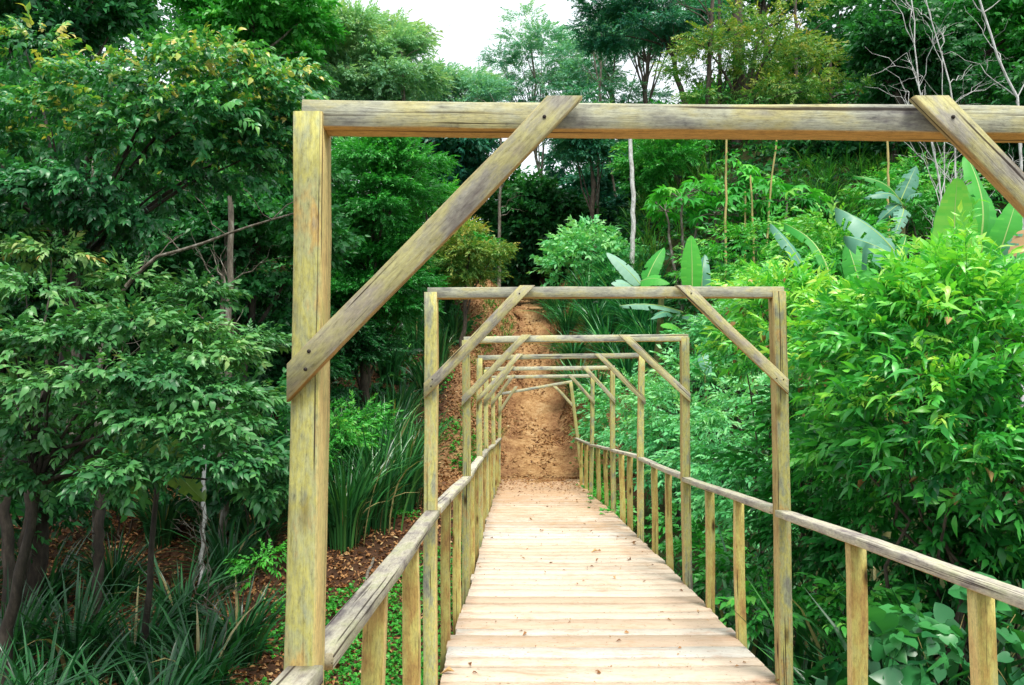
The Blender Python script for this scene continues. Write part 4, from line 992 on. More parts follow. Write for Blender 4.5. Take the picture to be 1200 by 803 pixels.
banana('small distant banana plant with leaves fanned against the dark bank', b, at(1058, 242, 17.0), [
    (at(1058, 240, 17), at(1000, 206, 17), 0.26, (0.2, -1, 0.8), 'banana', dict(tint=0.4, arch=0.15, petiole=0.1)),
    (at(1058, 242, 17), at(1012, 232, 16.6), 0.30, (0.0, -1, 0.8), 'banana_blue', dict(tint=0.4, arch=0.2, petiole=0.1)),
    (at(1056, 234, 17), at(1074, 194, 17.2), 0.42, (-0.4, -1, 0.2), 'banana_blue', dict(tint=0.25, arch=0.05, petiole=0.05)),
    (at(1060, 240, 17), at(1080, 226, 16.6), 0.34, (0.0, -1, 1.0), 'banana_blue', dict(tint=0.5, arch=0.2, petiole=0.1)),
    (at(1058, 245, 17), at(1048, 278, 16.0), 0.34, (0.0, -1, 0.8), 'banana_blue', dict(tint=0.7, arch=0.15, petiole=0.05)),
    (at(1056, 240, 17), at(1028, 262, 16.6), 0.34, (0.3, -1, 0.8), 'banana_blue', dict(tint=0.3, arch=0.2, petiole=0.1)),
], 404)
b = ground(762, 18.0)
banana('banana plant between the path and the second frame brace, leaves raised', b, at(775, 345, 18.0), [
    (at(752, 335, 18), at(711, 296, 18), 0.42, (0.4, -1, 0.5), 'banana_blue', dict(tint=0.95, torn=0.1, arch=0.05, petiole=0.05)),
    (at(745, 338, 18), at(716, 332, 17.7), 0.36, (0.2, -1, 0.8), 'banana_blue', dict(tint=0.9, torn=0.1, arch=0.1, petiole=0.05)),
    (at(755, 335, 18), at(778, 290, 18.4), 0.40, (-0.3, -1, 0.4), 'banana', dict(tint=0.5, torn=0.1, arch=0.1, petiole=0.1)),
    (at(750, 330, 17.8), at(785, 332, 17.4), 0.46, (0.0, -1, 0.9), 'banana', dict(tint=0.6, torn=0.1, arch=0.15, petiole=0.05)),
    (at(811, 345, 15.5), at(810, 276, 15.5), 0.44, CAMV, 'banana', dict(tint=0.7, torn=0.0, arch=0.03, petiole=0.05)),
    (at(822, 350, 15.6), at(826, 298, 15.8), 0.32, (-0.4, -1, 0.2), 'banana_blue', dict(tint=0.3, torn=0.5, petiole=0.05)),
    (at(800, 366, 18), at(726, 358, 17.2), 0.30, (0.1, -0.7, 1.0), 'banana_blue', dict(tint=0.75, torn=0.4, arch=0.06, petiole=0.05)),
    (at(800, 370, 18), at(836, 392, 17.2), 0.36, (0.1, -0.8, 0.9), 'banana_blue', dict(tint=0.6, torn=0.3, arch=0.15, petiole=0.05)),
    (at(790, 372, 18), at(762, 374, 17.2), 0.28, (0.1, -0.8, 0.9), 'banana_blue', dict(tint=0.4, torn=0.2, arch=0.15, petiole=0.05)),
    (at(800, 390, 17.6), at(774, 382, 17.2), 0.30, (0, -0.8, 0.9), 'banana', dict(tint=0.8, torn=0.1, arch=0.15, petiole=0.02)),
], 405, stem_r=0.12)
b = ground(828, 13.2)
banana('young banana shoot with one pointed leaf hanging in the mint shrubs', b, at(826, 440, 13.2), [
    (at(822, 414, 13), at(832, 442, 12.8), 0.20, (-0.3, -1, 0.2), 'banana_blue', dict(tint=0.6, torn=0.0, petiole=0.0)),
    (at(826, 440, 13.2), at(800, 420, 13.4), 0.2, (0, -1, 0.5), 'banana', dict(tint=0.4, torn=0.0)),
], 406, stem_r=0.03)
b = ground(940, 8.6)
banana('banana plant with a torn half-brown leaf behind the right post', b, at(945, 520, 8.2), [
    (at(925, 478, 7.2), at(962, 440, 7.3), 0.22, (-0.5, -1, 0.3), 'banana', dict(tint=0.95, torn=0.9, petiole=0.0)),
    (at(930, 474, 7.25), at(975, 412, 7.4), 0.12, (-0.6, -1, 0.3), 'banana_dry', dict(tint=0.9, torn=0.9, petiole=0.0)),
], 407, stem_r=0.05)
b = ground(175, 8.4)
banana('shaded banana plant with olive leaves drooping under the grey-green tree', b, at(185, 520, 8.2), [
    (at(140, 505, 7.7), at(165, 588, 7.4), 0.30, (0.3, -1, 0.3), 'grape', dict(tint=0.62, torn=0.2, petiole=0.03)),
    (at(180, 515, 7.8), at(240, 588, 7.4), 0.34, (-0.2, -1, 0.4), 'grape', dict(tint=0.7, torn=0.6, petiole=0.03)),
    (at(175, 515, 7.9), at(70, 540, 7.6), 0.34, (0.2, -1, 0.5), 'grape', dict(tint=0.3, torn=0.3, petiole=0.05)),
], 408, group='banana plants in the shade on the left') if False else None
P['olive'] = leaf_mat('olive_banana_blade', [(0, (0.03, 0.10, 0.02)), (0.5, (0.10, 0.22, 0.04)), (1, (0.26, 0.40, 0.08))], 0.4, 0.4, 0.35)
banana('shaded banana plant with olive leaves drooping under the grey-green tree', b, at(185, 520, 8.2), [
    (at(140, 505, 7.7), at(165, 588, 7.4), 0.30, (0.3, -1, 0.3), 'olive', dict(tint=0.62, torn=0.2, petiole=0.03)),
    (at(180, 515, 7.8), at(240, 588, 7.4), 0.34, (-0.2, -1, 0.4), 'olive', dict(tint=0.7, torn=0.6, petiole=0.03)),
    (at(175, 515, 7.9), at(70, 540, 7.6), 0.34, (0.2, -1, 0.5), 'olive', dict(tint=0.3, torn=0.3, petiole=0.05)),
], 408, group='banana plants in the shade on the left', stem_r=0.04)

# ------------------------------------------------------------------ papayas and thin canes
def papaya(label, px, Y, tops, seed):
    r = np.random.default_rng(seed); base = ground(px, Y); root = empty('papaya_tree', base); tag(root, label, 'papaya tree', 'papaya trees on the slope')
    sm = MB(); cm = MB()
    for (tx, ty, n, rad) in tops:
        n = int(n * 1.5)
        c = at(tx, ty, Y + r.normal(0, 0.4)); limb(sm, base - (0, 0, .2), c, 0.055, 0.03, r, 9, 0, 7, 0.06)
        a = r.uniform(0, 6.28, n); el = r.uniform(-0.25, 0.75, n); R_ = rad * Y / F * r.uniform(0.55, 1.1, n)
        d = np.stack([np.cos(a) * np.cos(el), np.sin(a) * np.cos(el), np.sin(el)], 1)
        p = c + d * R_[:, None]
        for q in p: tube(sm, [c, (c + q) / 2 + (0, 0, 0.06), q], [0.012, 0.009, 0.006], 4)
        dd = d.copy(); dd[:, 2] = -0.25
        scatter(cm, S['palmate'], p, dd, r.uniform(0.24, 0.42, n), np.clip(0.45 + 0.4 * d[:, 2] + r.normal(0, 0.12, n), 0, 1), r, 0.35)
    sm.build('trunk', B_GREY, root, origin=base, smooth=True); cm.build('crown', P['banana'], root, origin=base)
papaya('leftmost papaya tree behind the raised banana leaves, broad lobed crown', 800, 22, [(800, 236, 20, 36), (780, 248, 14, 30), (825, 226, 16, 32)], 501)
papaya('tall papaya tree left of the yellow cane pair, fresh green top', 845, 22.5, [(852, 220, 20, 36), (838, 252, 16, 34)], 502)
papaya('papaya tree between the yellow canes on the slope', 890, 22, [(885, 226, 18, 32), (872, 262, 16, 34), (905, 250, 14, 30)], 503)
papaya('rightmost papaya tree, spreading beside the grassy bank', 925, 21.5, [(922, 236, 18, 32), (942, 244, 14, 28), (912, 268, 12, 28)], 504)

def cane(label, px0, py0, px1, py1, Y, r0, seed, group='thin yellow canes on the slope'):
    r = np.random.default_rng(seed); base = ground(px0, Y); mb = MB()
    top = at(px1, py1, Y); n = 24; t = np.linspace(0, 1, n)[:, None]; p = base - (0, 0, .2) + (top - base + (0, 0, .2)) * t + r.normal(0, 0.008, (n, 3)) + np.sin(t * 3.1) * np.array([r.normal(0, 0.12), 0, 0])
    rad = np.linspace(r0, r0 * 0.7, n); rad[::3] *= 1.18
    tube(mb, p, rad, 7)
    root = empty('thin_cane', base); tag(root, label, 'cane', group)
    mb.build('stem', B_YEL, root, origin=base, smooth=True)
    cm = MB(); m = 8; k = r.uniform(0.6, 1, m)[:, None]; a = r.uniform(0, 6.28, m)
    scatter(cm, S['far'], base + (top - base) * k, np.stack([np.cos(a), np.sin(a), np.full(m, 0.2)], 1), 0.3, 0.6, r)
    cm.build('leaves', P['mid'], root, origin=base)
for i, (lab, a, b_, c, d, Y, rr_) in enumerate([
    ('tall yellow cane rising beside the leftmost papaya crown', 852, 0, 851, 160, 19.0, 0.035),
    ('shorter left cane of the close pair among the papayas', 873, 0, 873, 225, 19.5, 0.03),
    ('right cane of the close pair among the papayas', 878, 0, 879, 205, 19.3, 0.03),
    ('straight yellow cane left of the grassy bank', 910, 0, 911, 162, 19.0, 0.028),
    ('reddish bare cane standing before the dark bank', 1042, 0, 1040, 162, 19.0, 0.035)]):
    cane(lab, a, b_, c, d, Y, rr_, 520 + i)

# ------------------------------------------------------------------ trees
def px_tree(name, label, px, py, Y, rx, ry, base_px, nl, bark, pal, tpl, nspray, size, seed, trunk_r=0.15, flat=0.5, shell=0.25, lsize=(0.16, 0.36), **kw):
    r = np.random.default_rng(seed); c = at(px, py, Y); k = Y / F
    nl = int(nl * 1.6); nspray = int(nspray * 0.95); size = size * 0.74
    C, Sz = lumps_in(c, (rx * k * 1.22, min(rx, ry * 1.4) * k, ry * k * 1.22), nl, r, flat, shell, lsize)
    C += r.normal(0, 0.10 * rx * k, C.shape)
    return tree(name, label, kw.pop('cat', 'tree'), ground(base_px, Y), C, Sz, trunk_r, bark, P[pal], S[tpl], nspray, size, seed + 1, **kw)

# near left: broad-leaved canopy with yellow young tips
C, Sz = lump_list([(60, 150, 9.0, 75), (120, 110, 8.6, 60), (190, 95, 8.6, 62), (255, 75, 8.8, 55), (300, 120, 9.0, 60), (235, 140, 8.6, 62), (160, 165, 8.8, 65), (310, 175, 9.4, 50), (340, 150, 9.6, 36),
                   (20, 235, 8.6, 62), (85, 225, 8.6, 58), (130, 260, 9.0, 50), (-40, 170, 9.0, 80), (-60, 260, 8.8, 80), (270, 195, 9.3, 55), (200, 215, 9.4, 52), (-100, 90, 9.4, 80), (30, 60, 9.8, 60), (55, 300, 9.2, 50), (345, 95, 9.9, 30)])
Sz *= np.array([1, 1, 0.62])
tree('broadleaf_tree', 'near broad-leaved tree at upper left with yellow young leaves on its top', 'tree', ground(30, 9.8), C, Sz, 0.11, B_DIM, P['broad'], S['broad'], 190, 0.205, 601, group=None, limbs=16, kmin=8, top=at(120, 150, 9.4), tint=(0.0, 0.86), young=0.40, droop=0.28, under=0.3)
# near left middle: grey-green layered branches
C, Sz = lump_list([(30, 345, 7.2, 50), (15, 400, 6.9, 50), (75, 400, 6.9, 45), (120, 390, 7.2, 42), (170, 385, 7.2, 45), (225, 395, 7.3, 40), (255, 420, 7.1, 36), (60, 455, 6.7, 50), (125, 445, 6.8, 45), (185, 445, 6.8, 48), (240, 465, 6.9, 42),
                   (200, 500, 6.6, 46), (265, 500, 6.7, 36), (300, 545, 6.7, 30), (255, 545, 6.5, 36), (150, 490, 6.8, 38), (20, 500, 7.0, 40), (-40, 430, 7, 60), (130, 560, 6.4, 26), (160, 548, 6.5, 26), (315, 575, 6.8, 16), (285, 470, 7.2, 26), (40, 560, 7.3, 34), (-20, 540, 7.4, 50), (85, 520, 7.4, 36), (200, 430, 8.0, 50), (100, 480, 8.0, 50), (10, 460, 8.2, 60), (60, 300, 8.4, 40), (150, 335, 8.6, 36), (235, 345, 8.8, 32), (-10, 270, 8.6, 50), (300, 400, 8.6, 26), (160, 370, 8.4, 44), (250, 520, 7.9, 36)])
Sz *= np.array([1, 1, 0.5])
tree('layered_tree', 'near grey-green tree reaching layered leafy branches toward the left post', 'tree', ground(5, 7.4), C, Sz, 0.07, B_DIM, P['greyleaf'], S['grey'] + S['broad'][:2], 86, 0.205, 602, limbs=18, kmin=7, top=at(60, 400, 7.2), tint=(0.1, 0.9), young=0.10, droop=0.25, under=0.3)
T_ = px_tree
# dark under-canopy trees on the left
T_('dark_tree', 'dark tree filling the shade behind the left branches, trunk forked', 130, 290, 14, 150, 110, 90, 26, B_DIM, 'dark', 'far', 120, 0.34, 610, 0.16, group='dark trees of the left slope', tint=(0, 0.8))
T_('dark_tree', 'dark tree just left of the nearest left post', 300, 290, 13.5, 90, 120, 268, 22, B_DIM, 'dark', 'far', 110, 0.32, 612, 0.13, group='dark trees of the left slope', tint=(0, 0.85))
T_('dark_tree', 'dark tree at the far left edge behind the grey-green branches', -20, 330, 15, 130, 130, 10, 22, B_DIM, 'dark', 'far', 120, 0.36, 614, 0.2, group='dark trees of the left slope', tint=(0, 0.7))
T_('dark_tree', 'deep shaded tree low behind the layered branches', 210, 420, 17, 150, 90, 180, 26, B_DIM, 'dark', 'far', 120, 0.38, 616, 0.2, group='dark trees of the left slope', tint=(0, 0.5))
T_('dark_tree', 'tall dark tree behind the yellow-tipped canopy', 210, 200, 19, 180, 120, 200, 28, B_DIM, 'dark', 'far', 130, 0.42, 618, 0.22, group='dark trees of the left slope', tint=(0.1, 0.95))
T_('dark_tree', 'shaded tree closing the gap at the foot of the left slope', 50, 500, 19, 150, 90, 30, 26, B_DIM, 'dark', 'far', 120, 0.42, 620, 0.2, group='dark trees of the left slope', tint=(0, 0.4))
for lab, it, sd in [('low dark bush at the left edge under the layered branches', [(-20, 560, 9.6, 60), (30, 590, 9.8, 50), (70, 560, 10.2, 50), (-40, 620, 9.2, 60)], 651),
                    ('low dark bush behind the litter patch at left', [(120, 560, 12.5, 40), (170, 545, 12.8, 36), (210, 560, 12.4, 34), (90, 600, 12.0, 30)], 653),
                    ('dark leafy bush at the foot of the lichened trunk', [(300, 520, 11.5, 40), (320, 480, 12.0, 36), (280, 570, 11.0, 30), (325, 550, 11.2, 26)], 655)]:
    C, Sz = lump_list(it); shrub('dark_bush', lab, C, Sz, ground(sum(q[0] for q in it) / len(it), sum(q[2] for q in it) / len(it)), 'dark', S['grey'] + S['far'], 110, 0.30, sd, group='low dark bushes on the left slope', stems=5, tint=(0.0, 0.7), under=0.4)
# bare grey trunks in the left shade
def bare(name, label, pts, r0, r1, bark, seed, twigs=10, tw=0.7, group=None, cat='tree', base_to_ground=True):
    r = np.random.default_rng(seed); P0 = [at(*q) for q in pts]
    if base_to_ground:
        q = pts[0]; g = ground(q[0], q[2]); P0 = [g - (0, 0, .2)] + P0 if g[2] < P0[0][2] - 0.1 else P0
    base = P0[0]; root = empty(name, base); tag(root, label, cat, group)
    Pn = np.array(P0); s = np.concatenate([[0], np.cumsum(np.linalg.norm(np.diff(Pn, axis=0), axis=1))]); u = np.linspace(0, s[-1], 22)
    line = np.stack([np.interp(u, s, Pn[:, i]) for i in range(3)], 1); line[1:-1] += r.normal(0, 0.012, (20, 3))
    mb = MB(); tube(mb, line, np.linspace(r0, r1, 22), 8); mb.build('trunk', bark, root, origin=base, smooth=True)
    bm = MB()
    for i in range(twigs):
        k = int(r.integers(9, 21)); a = line[k]; L_ = tw * r.uniform(0.4, 1.2); d = r.normal(0, 1, 3); d[1] *= 0.6; d[2] = abs(d[2]) * 0.9 + 0.3; d /= np.linalg.norm(d)
        q = limb(bm, a, a + d * L_, r1 * 0.55 + 0.003, 0.003, r, 6, 0.05, 4, 0.2)
        for j in range(4):
            m = int(r.integers(2, 6)); d2 = d + r.normal(0, 0.6, 3); d2 /= np.linalg.norm(d2)
            q2 = limb(bm, q[m], q[m] + d2 * L_ * r.uniform(0.25, 0.6), 0.005, 0.002, r, 5, 0.03, 3, 0.25)
    if twigs: bm.build('branches', bark, root, origin=base)
    return root
bare('slender_tree', 'slim lichened trunk standing left of the nearest post', [(264, 540, 11.5), (268, 400, 11.5), (270, 230, 11.6)], 0.062, 0.04, B_GREY, 701, 6, 0.9)
bare('slender_tree', 'thin grey trunk just behind the lichened one', [(258, 500, 12.5), (260, 380, 12.5), (266, 250, 12.5)], 0.045, 0.03, B_GREY, 702, 3, 0.9)
bare('leaning_tree', 'leaning bare trunk slanting up to the right in the left shade', [(118, 375, 11.0), (150, 330, 11), (185, 300, 11), (240, 285, 11), (300, 262, 11), (345, 250, 11)], 0.06, 0.012, B_GREY, 703, 8, 0.8, base_to_ground=True)
bare('slender_tree', 'pale trunk deep in the shade at far left', [(88, 380, 13), (90, 330, 13), (100, 260, 13), (112, 200, 13)], 0.09, 0.05, B_GREY, 704, 4, 0.8)
bare('leaning_tree', 'dark bare trunk at the far lower left edge', [(12, 690, 8.6), (8, 600, 8.6), (0, 480, 8.6)], 0.07, 0.05, B_DIM, 705, 3, 0.8)
bare('leaning_tree', 'dark trunk leaning beside the lower left edge trunk', [(26, 680, 8.9), (34, 600, 8.9), (42, 500, 8.9)], 0.06, 0.045, B_DIM, 706, 3, 0.8)
bare('short_stump', 'split dark stump under the olive banana leaves', [(117, 625, 9.4), (116, 590, 9.4), (112, 570, 9.4)], 0.07, 0.05, B_DIM, 707, 3, 0.3, cat='stump')
bare('dead_branch', 'dead pale twiggy branch standing in the strap leaves', [(245, 660, 8.6), (235, 620, 8.5), (240, 590, 8.4)], 0.006, 0.004, B_GREY, 708, 9, 0.5, cat='branch')
bare('dead_branch', 'fallen crooked twig beside the bed of strap leaves', [(265, 720, 7.6), (225, 690, 7.7), (245, 640, 7.8)], 0.006, 0.004, B_GREY, 709, 6, 0.35, cat='branch')
bare('slender_tree', 'pale thin trunk showing below the layered branches near the post', [(240, 560, 10.4), (239, 540, 10.4), (236, 500, 10.4)], 0.03, 0.025, B_WHITE, 710, 0)
def stick():
    r = np.random.default_rng(9); a = ground(440, 12.2); b_ = ground(415, 10.0); mb = MB()
    q = np.linspace(0, 1, 12)[:, None]; p = a + (b_ - a) * q + (0, 0, 0.06) + r.normal(0, 0.008, (12, 3)); tube(mb, p, np.linspace(0.022, 0.03, 12), 6)
    tag(mb.build('fallen_stick', B_GREY, None, origin=a, smooth=True), 'broken grey stick lying on dead leaves between the left posts', 'stick')
stick()
# feathery fine-leaved trees between the first and second frame
T_('feathery_tree', 'dark feathery fine-leaved tree under the nearest brace', 440, 230, 17, 70, 75, 425, 24, B_DARK, 'mid', 'fine', 150, 0.42, 630, 0.12, group='fine-leaved trees under the nearest brace', tint=(0.0, 0.75), flat=0.4)
T_('feathery_tree', 'feathery tree drooping over the left strap clumps', 440, 350, 17.5, 75, 70, 420, 24, B_DARK, 'mid', 'fine', 150, 0.42, 632, 0.12, group='fine-leaved trees under the nearest brace', tint=(0.0, 0.55), flat=0.4)
T_('feathery_tree', 'dark fine-leaved tree behind the nearest left post', 385, 420, 16.5, 60, 80, 380, 22, B_DARK, 'dark', 'fine', 150, 0.42, 634, 0.1, group='fine-leaved trees under the nearest brace', tint=(0.0, 0.6), flat=0.4)
T_('golden_tree', 'small yellow-green tree left of the path head', 555, 300, 22, 40, 32, 540, 16, B_DARK, 'yellow', 'fine', 85, 0.42, 636, 0.08, tint=(0.3, 0.95), flat=0.4)
T_('feathery_tree', 'mid green fine-leaved tree behind the golden one', 500, 290, 24, 60, 60, 490, 20, B_DARK, 'mid', 'fine', 140, 0.55, 638, 0.12, group='fine-leaved trees under the nearest brace', tint=(0.1, 0.9), flat=0.4)
# tall hazy tree left of the open sky and its neighbours
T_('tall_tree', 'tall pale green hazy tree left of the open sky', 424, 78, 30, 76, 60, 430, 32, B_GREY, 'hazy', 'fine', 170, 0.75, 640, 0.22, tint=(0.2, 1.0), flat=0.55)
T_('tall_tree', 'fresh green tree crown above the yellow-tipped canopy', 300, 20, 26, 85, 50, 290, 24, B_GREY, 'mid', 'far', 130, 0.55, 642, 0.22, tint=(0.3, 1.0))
T_('tall_tree', 'blue-green tree behind the nearest beam left of centre', 535, 118, 36, 55, 44, 530, 26, B_GREY, 'teal_hazed', 'fine', 110, 0.7, 644, 0.2, tint=(0.2, 1.0))
T_('tall_tree', 'green tree at the upper left corner behind the near canopy', 60, 10, 20, 110, 50, 60, 22, B_DARK, 'broad', 'far', 120, 0.5, 646, 0.2, tint=(0.1, 0.8))
T_('tall_tree', 'shaded tree rising behind the brace below the left beam', 520, 185, 32, 60, 50, 530, 22, B_DARK, 'teal', 'far', 100, 0.6, 648, 0.2, tint=(0.0, 0.7))
# sparse trees against the sky
T_('sparse_tree', 'sparse spreading tree standing against the white sky', 622, 78, 40, 52, 60, 640, 16, B_GREY, 'teal_hazed', 'fine', 64, 0.8, 650, 0.13, flat=0.3, shell=0.2, lsize=(0.2, 0.34), limbs=15, group='open-crowned trees against the sky', tint=(0.2, 1.0))
T_('sparse_tree', 'open blue-green tree right of the white sky gap', 715, 95, 38, 60, 75, 745, 20, B_GREY, 'teal_hazed', 'fine', 74, 0.8, 652, 0.16, flat=0.3, shell=0.2, lsize=(0.22, 0.36), limbs=18, group='open-crowned trees against the sky', tint=(0.1, 0.9))
T_('sparse_tree', 'high spreading tree over the beam, sky showing between its tiers', 770, 30, 36, 75, 45, 760, 18, B_DARK, 'teal_hazed', 'fine', 44, 0.7, 654, 0.16, flat=0.3, shell=0.2, lsize=(0.22, 0.36), limbs=18, group='open-crowned trees against the sky', tint=(0.1, 0.9))
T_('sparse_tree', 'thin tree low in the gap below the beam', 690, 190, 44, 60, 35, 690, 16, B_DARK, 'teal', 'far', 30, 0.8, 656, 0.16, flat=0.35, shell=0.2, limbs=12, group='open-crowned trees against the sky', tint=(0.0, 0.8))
# dark wooded centre
T_('valley_tree', 'dark round tree over the head of the path', 630, 248, 34, 58, 42, 640, 24, B_DARK, 'dark', 'far', 110, 0.62, 660, 0.2, group='dark trees at the head of the path', tint=(0.1, 1.0))
T_('valley_tree', 'dark tree right of the path head beside the white trunk', 700, 245, 36, 46, 40, 712, 20, B_DARK, 'teal', 'far', 90, 0.62, 662, 0.2, group='dark trees at the head of the path', tint=(0.0, 0.7))
T_('valley_tree', 'deeply shaded tree low at the end of the path', 610, 300, 33, 40, 36, 590, 18, B_DARK, 'dark', 'far', 120, 0.5, 664, 0.15, group='dark trees at the head of the path', tint=(0.0, 0.5))
T_('valley_tree', 'shaded tree at the end of the path behind the sapling', 655, 300, 35, 42, 36, 660, 18, B_DARK, 'dark', 'far', 120, 0.5, 666, 0.15, group='dark trees at the head of the path', tint=(0.0, 0.4))
bare('white_trunked_tree', 'slender white trunk standing above the raised banana leaves', [(741, 310, 25), (742, 230, 25), (739, 180, 25), (738, 150, 25), (738, 125, 25)], 0.085, 0.06, B_WHITE, 711, 0)
for i, (lab, a, b_, c, Y, rr_, bk) in enumerate([
    ('thin grey trunk left of the white trunk, against the sky gap', 700, 705, 40, 33, 0.07, B_GREY), ('thin leaning trunk in the sky gap over the brace', 725, 690, 30, 35, 0.06, B_GREY),
    ('tall dark trunk rising behind the papayas', 822, 836, -20, 27, 0.12, B_DARK), ('second dark trunk beside the straight one above the beam', 845, 843, -20, 28, 0.10, B_DARK),
    ('slim dark trunk between the yellowing tree and the dark tree', 935, 932, -20, 29, 0.10, B_DARK), ('dark trunk below the sky hole at the right', 972, 972, 60, 27, 0.12, B_DARK),
    ('pale trunk standing in the hazy tree crowns', 480, 470, 60, 29, 0.08, B_GREY), ('thin pale trunk below the nearest brace in the shade', 585, 590, 130, 31, 0.08, B_GREY)]):
    bare('slender_tree', lab, [(a, 260, Y), (a * .6 + b_ * .4, 160, Y), (b_, c, Y)], rr_, rr_ * 0.5, bk, 730 + i, 9, 2.0, group='slender trunks of the far trees')
T_('slope_tree', 'fine-leaved green tree with sky between its tiers, right of the white trunk', 790, 190, 27, 60, 45, 800, 18, B_DARK, 'mid', 'fine', 70, 0.7, 690, 0.12, flat=0.28, shell=0.0, lsize=(0.14, 0.3), group='trees on the slope under the beam', tint=(0.1, 1.0))
T_('slope_tree', 'dark tree standing over the grassy bank right of the papayas', 955, 195, 26, 50, 30, 960, 18, B_DARK, 'dark', 'far', 110, 0.5, 691, 0.12, group='trees on the slope under the beam', tint=(0.0, 0.7))
T_('slope_tree', 'dark leafy tree between the reddish cane and the forked white tree', 1030, 175, 25, 50, 24, 1030, 18, B_DARK, 'dark', 'far', 110, 0.5, 692, 0.12, group='trees on the slope under the beam', tint=(0.0, 0.7))
T_('slope_tree', 'blue-green tree above the path head left of the white trunk', 690, 150, 30, 45, 45, 700, 18, B_DARK, 'teal', 'fine', 80, 0.7, 693, 0.12, flat=0.3, shell=0.0, lsize=(0.14, 0.3), group='trees on the slope under the beam', tint=(0.2, 1.0))
T_('slope_tree', 'broad dark crown above the beam behind the bare white trees', 1060, 60, 24, 60, 55, 1050, 24, B_DARK, 'dark', 'far', 80, 0.5, 694, 0.14, group='trees on the slope under the beam', tint=(0.0, 0.9), shell=0.1)
T_('slope_tree', 'tiered tree reaching over the top of the picture right of the sky gap', 760, 20, 30, 95, 40, 822, 26, B_DARK, 'teal', 'fine', 70, 0.75, 695, 0.14, flat=0.22, shell=0.0, lsize=(0.12, 0.24), group='trees on the slope under the beam', tint=(0.1, 0.9))
# right side
T_('autumn_tree', 'tall tree with yellowing small leaves behind the beam at the right', 880, 90, 27, 105, 62, 866, 34, B_DARK, 'yellow', 'fine', 40, 0.72, 670, 0.22, flat=0.26, shell=0.0, lsize=(0.12, 0.26), group='tall trees behind the right of the beam', tint=(0.1, 0.95))
T_('forest_tree', 'tall dark tree right of the yellowing one', 985, 60, 33, 70, 62, 970, 24, B_DARK, 'dark', 'far', 60, 0.62, 672, 0.22, group='tall trees behind the right of the beam', tint=(0.1, 1.0))
T_('forest_tree', 'deep green tree at the upper right corner', 1150, 60, 27, 95, 80, 1160, 28, B_DARK, 'mid', 'far', 120, 0.5, 674, 0.22, group='tall trees behind the right of the beam', tint=(0.0, 0.85))
T_('forest_tree', 'green tree behind the papayas under the beam', 830, 165, 34, 75, 45, 830, 24, B_DARK, 'mid', 'far', 40, 0.6, 676, 0.2, group='tall trees behind the right of the beam', tint=(0.1, 0.9), shell=0.3)
T_('forest_tree', 'dark tree at the foot of the beam brace on the right', 1080, 150, 29, 75, 50, 1070, 24, B_DARK, 'dark', 'far', 120, 0.55, 678, 0.2, group='tall trees behind the right of the beam', tint=(0.0, 0.8))
T_('forest_tree', 'tree beyond the right edge over the dry banana leaf', 1260, 130, 22, 110, 110, 1270, 28, B_DARK, 'dark', 'far', 130, 0.5, 680, 0.2, group='tall trees behind the right of the beam', tint=(0.0, 0.8))
T_('forest_tree', 'leafy tree topping the picture above the yellowing tree', 900, -10, 36, 90, 40, 905, 24, B_DARK, 'dark', 'far', 40, 0.7, 682, 0.22, group='tall trees behind the right of the beam', tint=(0.2, 1.0))
bare('bare_trunk_tree', 'dark straight trunk among the yellowing leaves', [(866, 200, 28), (866, 100, 28), (864, -40, 28)], 0.24, 0.17, B_DARK, 712, 5, 1.6)
bare('bare_white_tree', 'bare white tree forking beside the upper right brace', [(1103, 225, 15), (1092, 170, 15), (1078, 110, 15), (1072, 50, 15), (1068, 0, 15)], 0.030, 0.010, B_WHITE, 713, 16, 1.4, group='bare white trees behind the right brace')
bare('bare_white_tree', 'second bare white tree, leaning right of the first', [(1120, 215, 15.4), (1118, 140, 15.4), (1112, 90, 15.4), (1096, 40, 15.4), (1085, 0, 15.4)], 0.030, 0.010, B_WHITE, 714, 16, 1.4, group='bare white trees behind the right brace')
bare('bare_white_tree', 'bare white tree leaning left from the top right corner', [(1195, 120, 14.4), (1175, 80, 14.4), (1160, 40, 14.4), (1145, -10, 14.4)], 0.040, 0.018, B_WHITE, 715, 10, 1.2, group='bare white trees behind the right brace', base_to_ground=True)
bare('bare_white_tree', 'thin bare white sapling between the forked tree and the brace', [(1107, 200, 16), (1106, 120, 16), (1104, 60, 16)], 0.017, 0.007, B_WHITE, 716, 10, 1.1, group='bare white trees behind the right brace')

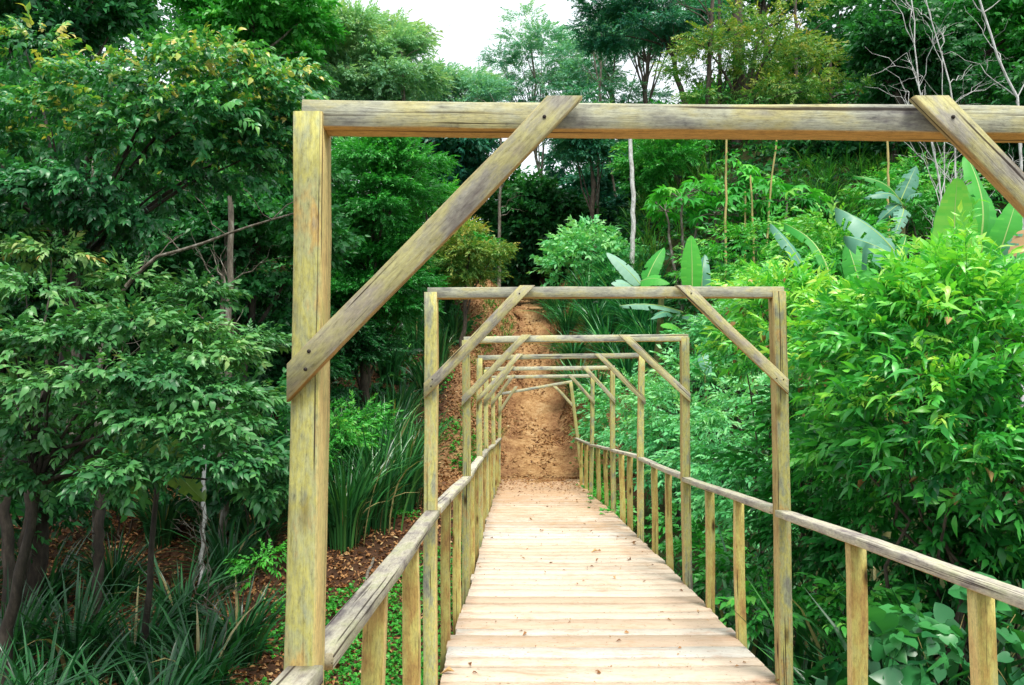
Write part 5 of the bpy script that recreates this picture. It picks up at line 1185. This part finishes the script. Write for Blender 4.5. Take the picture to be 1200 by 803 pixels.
# ------------------------------------------------------------------ far-off wood
def wood():
    mb = MB(); r = np.random.default_rng(31)
    C = []; Sz = []
    for px in np.arange(-260, 1500, 34):
        for k in range(7):
            Y = r.uniform(40, 62); q = px + r.normal(0, 20)
            x = X(q, Y); g = float(T(x, Y))
            open_ = 1 - 0.62 * math.exp(-((q - 650) / 130) ** 2)
            h = r.uniform(0.5, 15) * open_ * (1.25 if q < 420 else 0.95 if q > 900 else 0.8)
            cap = float(np.interp(q, [250, 400, 500, 560, 700, 800, 860, 960, 1040, 1110, 1250], [-60, 40, 190, 235, 240, 225, 180, 150, 120, 60, -60]))
            h = min(h, Zp(cap, Y) - g - r.uniform(0, 2.0))
            if h < 0.2: h = 0.3
            C.append((x, Y, g + h)); s = r.uniform(1.1, 2.1); Sz.append((s, s, s * 0.65))
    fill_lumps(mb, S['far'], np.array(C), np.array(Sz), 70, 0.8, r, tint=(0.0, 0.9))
    tag(mb.build('forest', P['dark']), 'dark far-off wood closing the valley behind the trees', kind='stuff')
wood()

# ------------------------------------------------------------------ light
w = bpy.data.worlds.new('World'); sc.world = w; w.use_nodes = True
nt = w.node_tree; nt.nodes.clear()
sky = nt.nodes.new('ShaderNodeTexSky'); sky.sky_type = 'NISHITA'; sky.sun_disc = False
EL, AZ = math.radians(64), math.radians(158)      # azimuth measured from +Y towards +X
sky.sun_elevation = EL; sky.sun_rotation = AZ; sky.air_density = 1.0; sky.dust_density = 6.0; sky.ozone_density = 0.6
mixw = nt.nodes.new('ShaderNodeMix'); mixw.data_type = 'RGBA'; mixw.inputs[0].default_value = 0.7; mixw.inputs[7].default_value = (15.4, 16.4, 17.0, 1)
bg = nt.nodes.new('ShaderNodeBackground'); bg.inputs['Strength'].default_value = 0.11
ow = nt.nodes.new('ShaderNodeOutputWorld')
nt.links.new(sky.outputs[0], mixw.inputs[6]); nt.links.new(mixw.outputs[2], bg.inputs[0]); nt.links.new(bg.outputs[0], ow.inputs[0])
sun = bpy.data.lights.new('sun', 'SUN'); sun.energy = 4.2; sun.angle = math.radians(18); sun.color = (1.0, 0.95, 0.86)
so = bpy.data.objects.new('sun', sun); COL.objects.link(so)
dv = Vector((math.sin(AZ) * math.cos(EL), math.cos(AZ) * math.cos(EL), math.sin(EL)))
so.rotation_euler = dv.to_track_quat('Z', 'Y').to_euler(); so.location = (5, -5, 20)

cam = bpy.data.cameras.new('camera'); cam.lens = F / 1200 * 36; cam.sensor_width = 36; cam.clip_end = 2000; cam.clip_start = 0.05
co = bpy.data.objects.new('camera', cam); COL.objects.link(co); co.location = (0, 0, CZ); co.rotation_euler = (math.pi / 2 + PITCH, 0, 0)
sc.camera = co
sc.view_settings.view_transform = 'Standard'; sc.view_settings.look = 'None'; sc.view_settings.exposure = 0; sc.view_settings.gamma = 1
sc.cycles.max_bounces = 6; sc.cycles.diffuse_bounces = 3; sc.cycles.transmission_bounces = 4; sc.cycles.transparent_max_bounces = 4
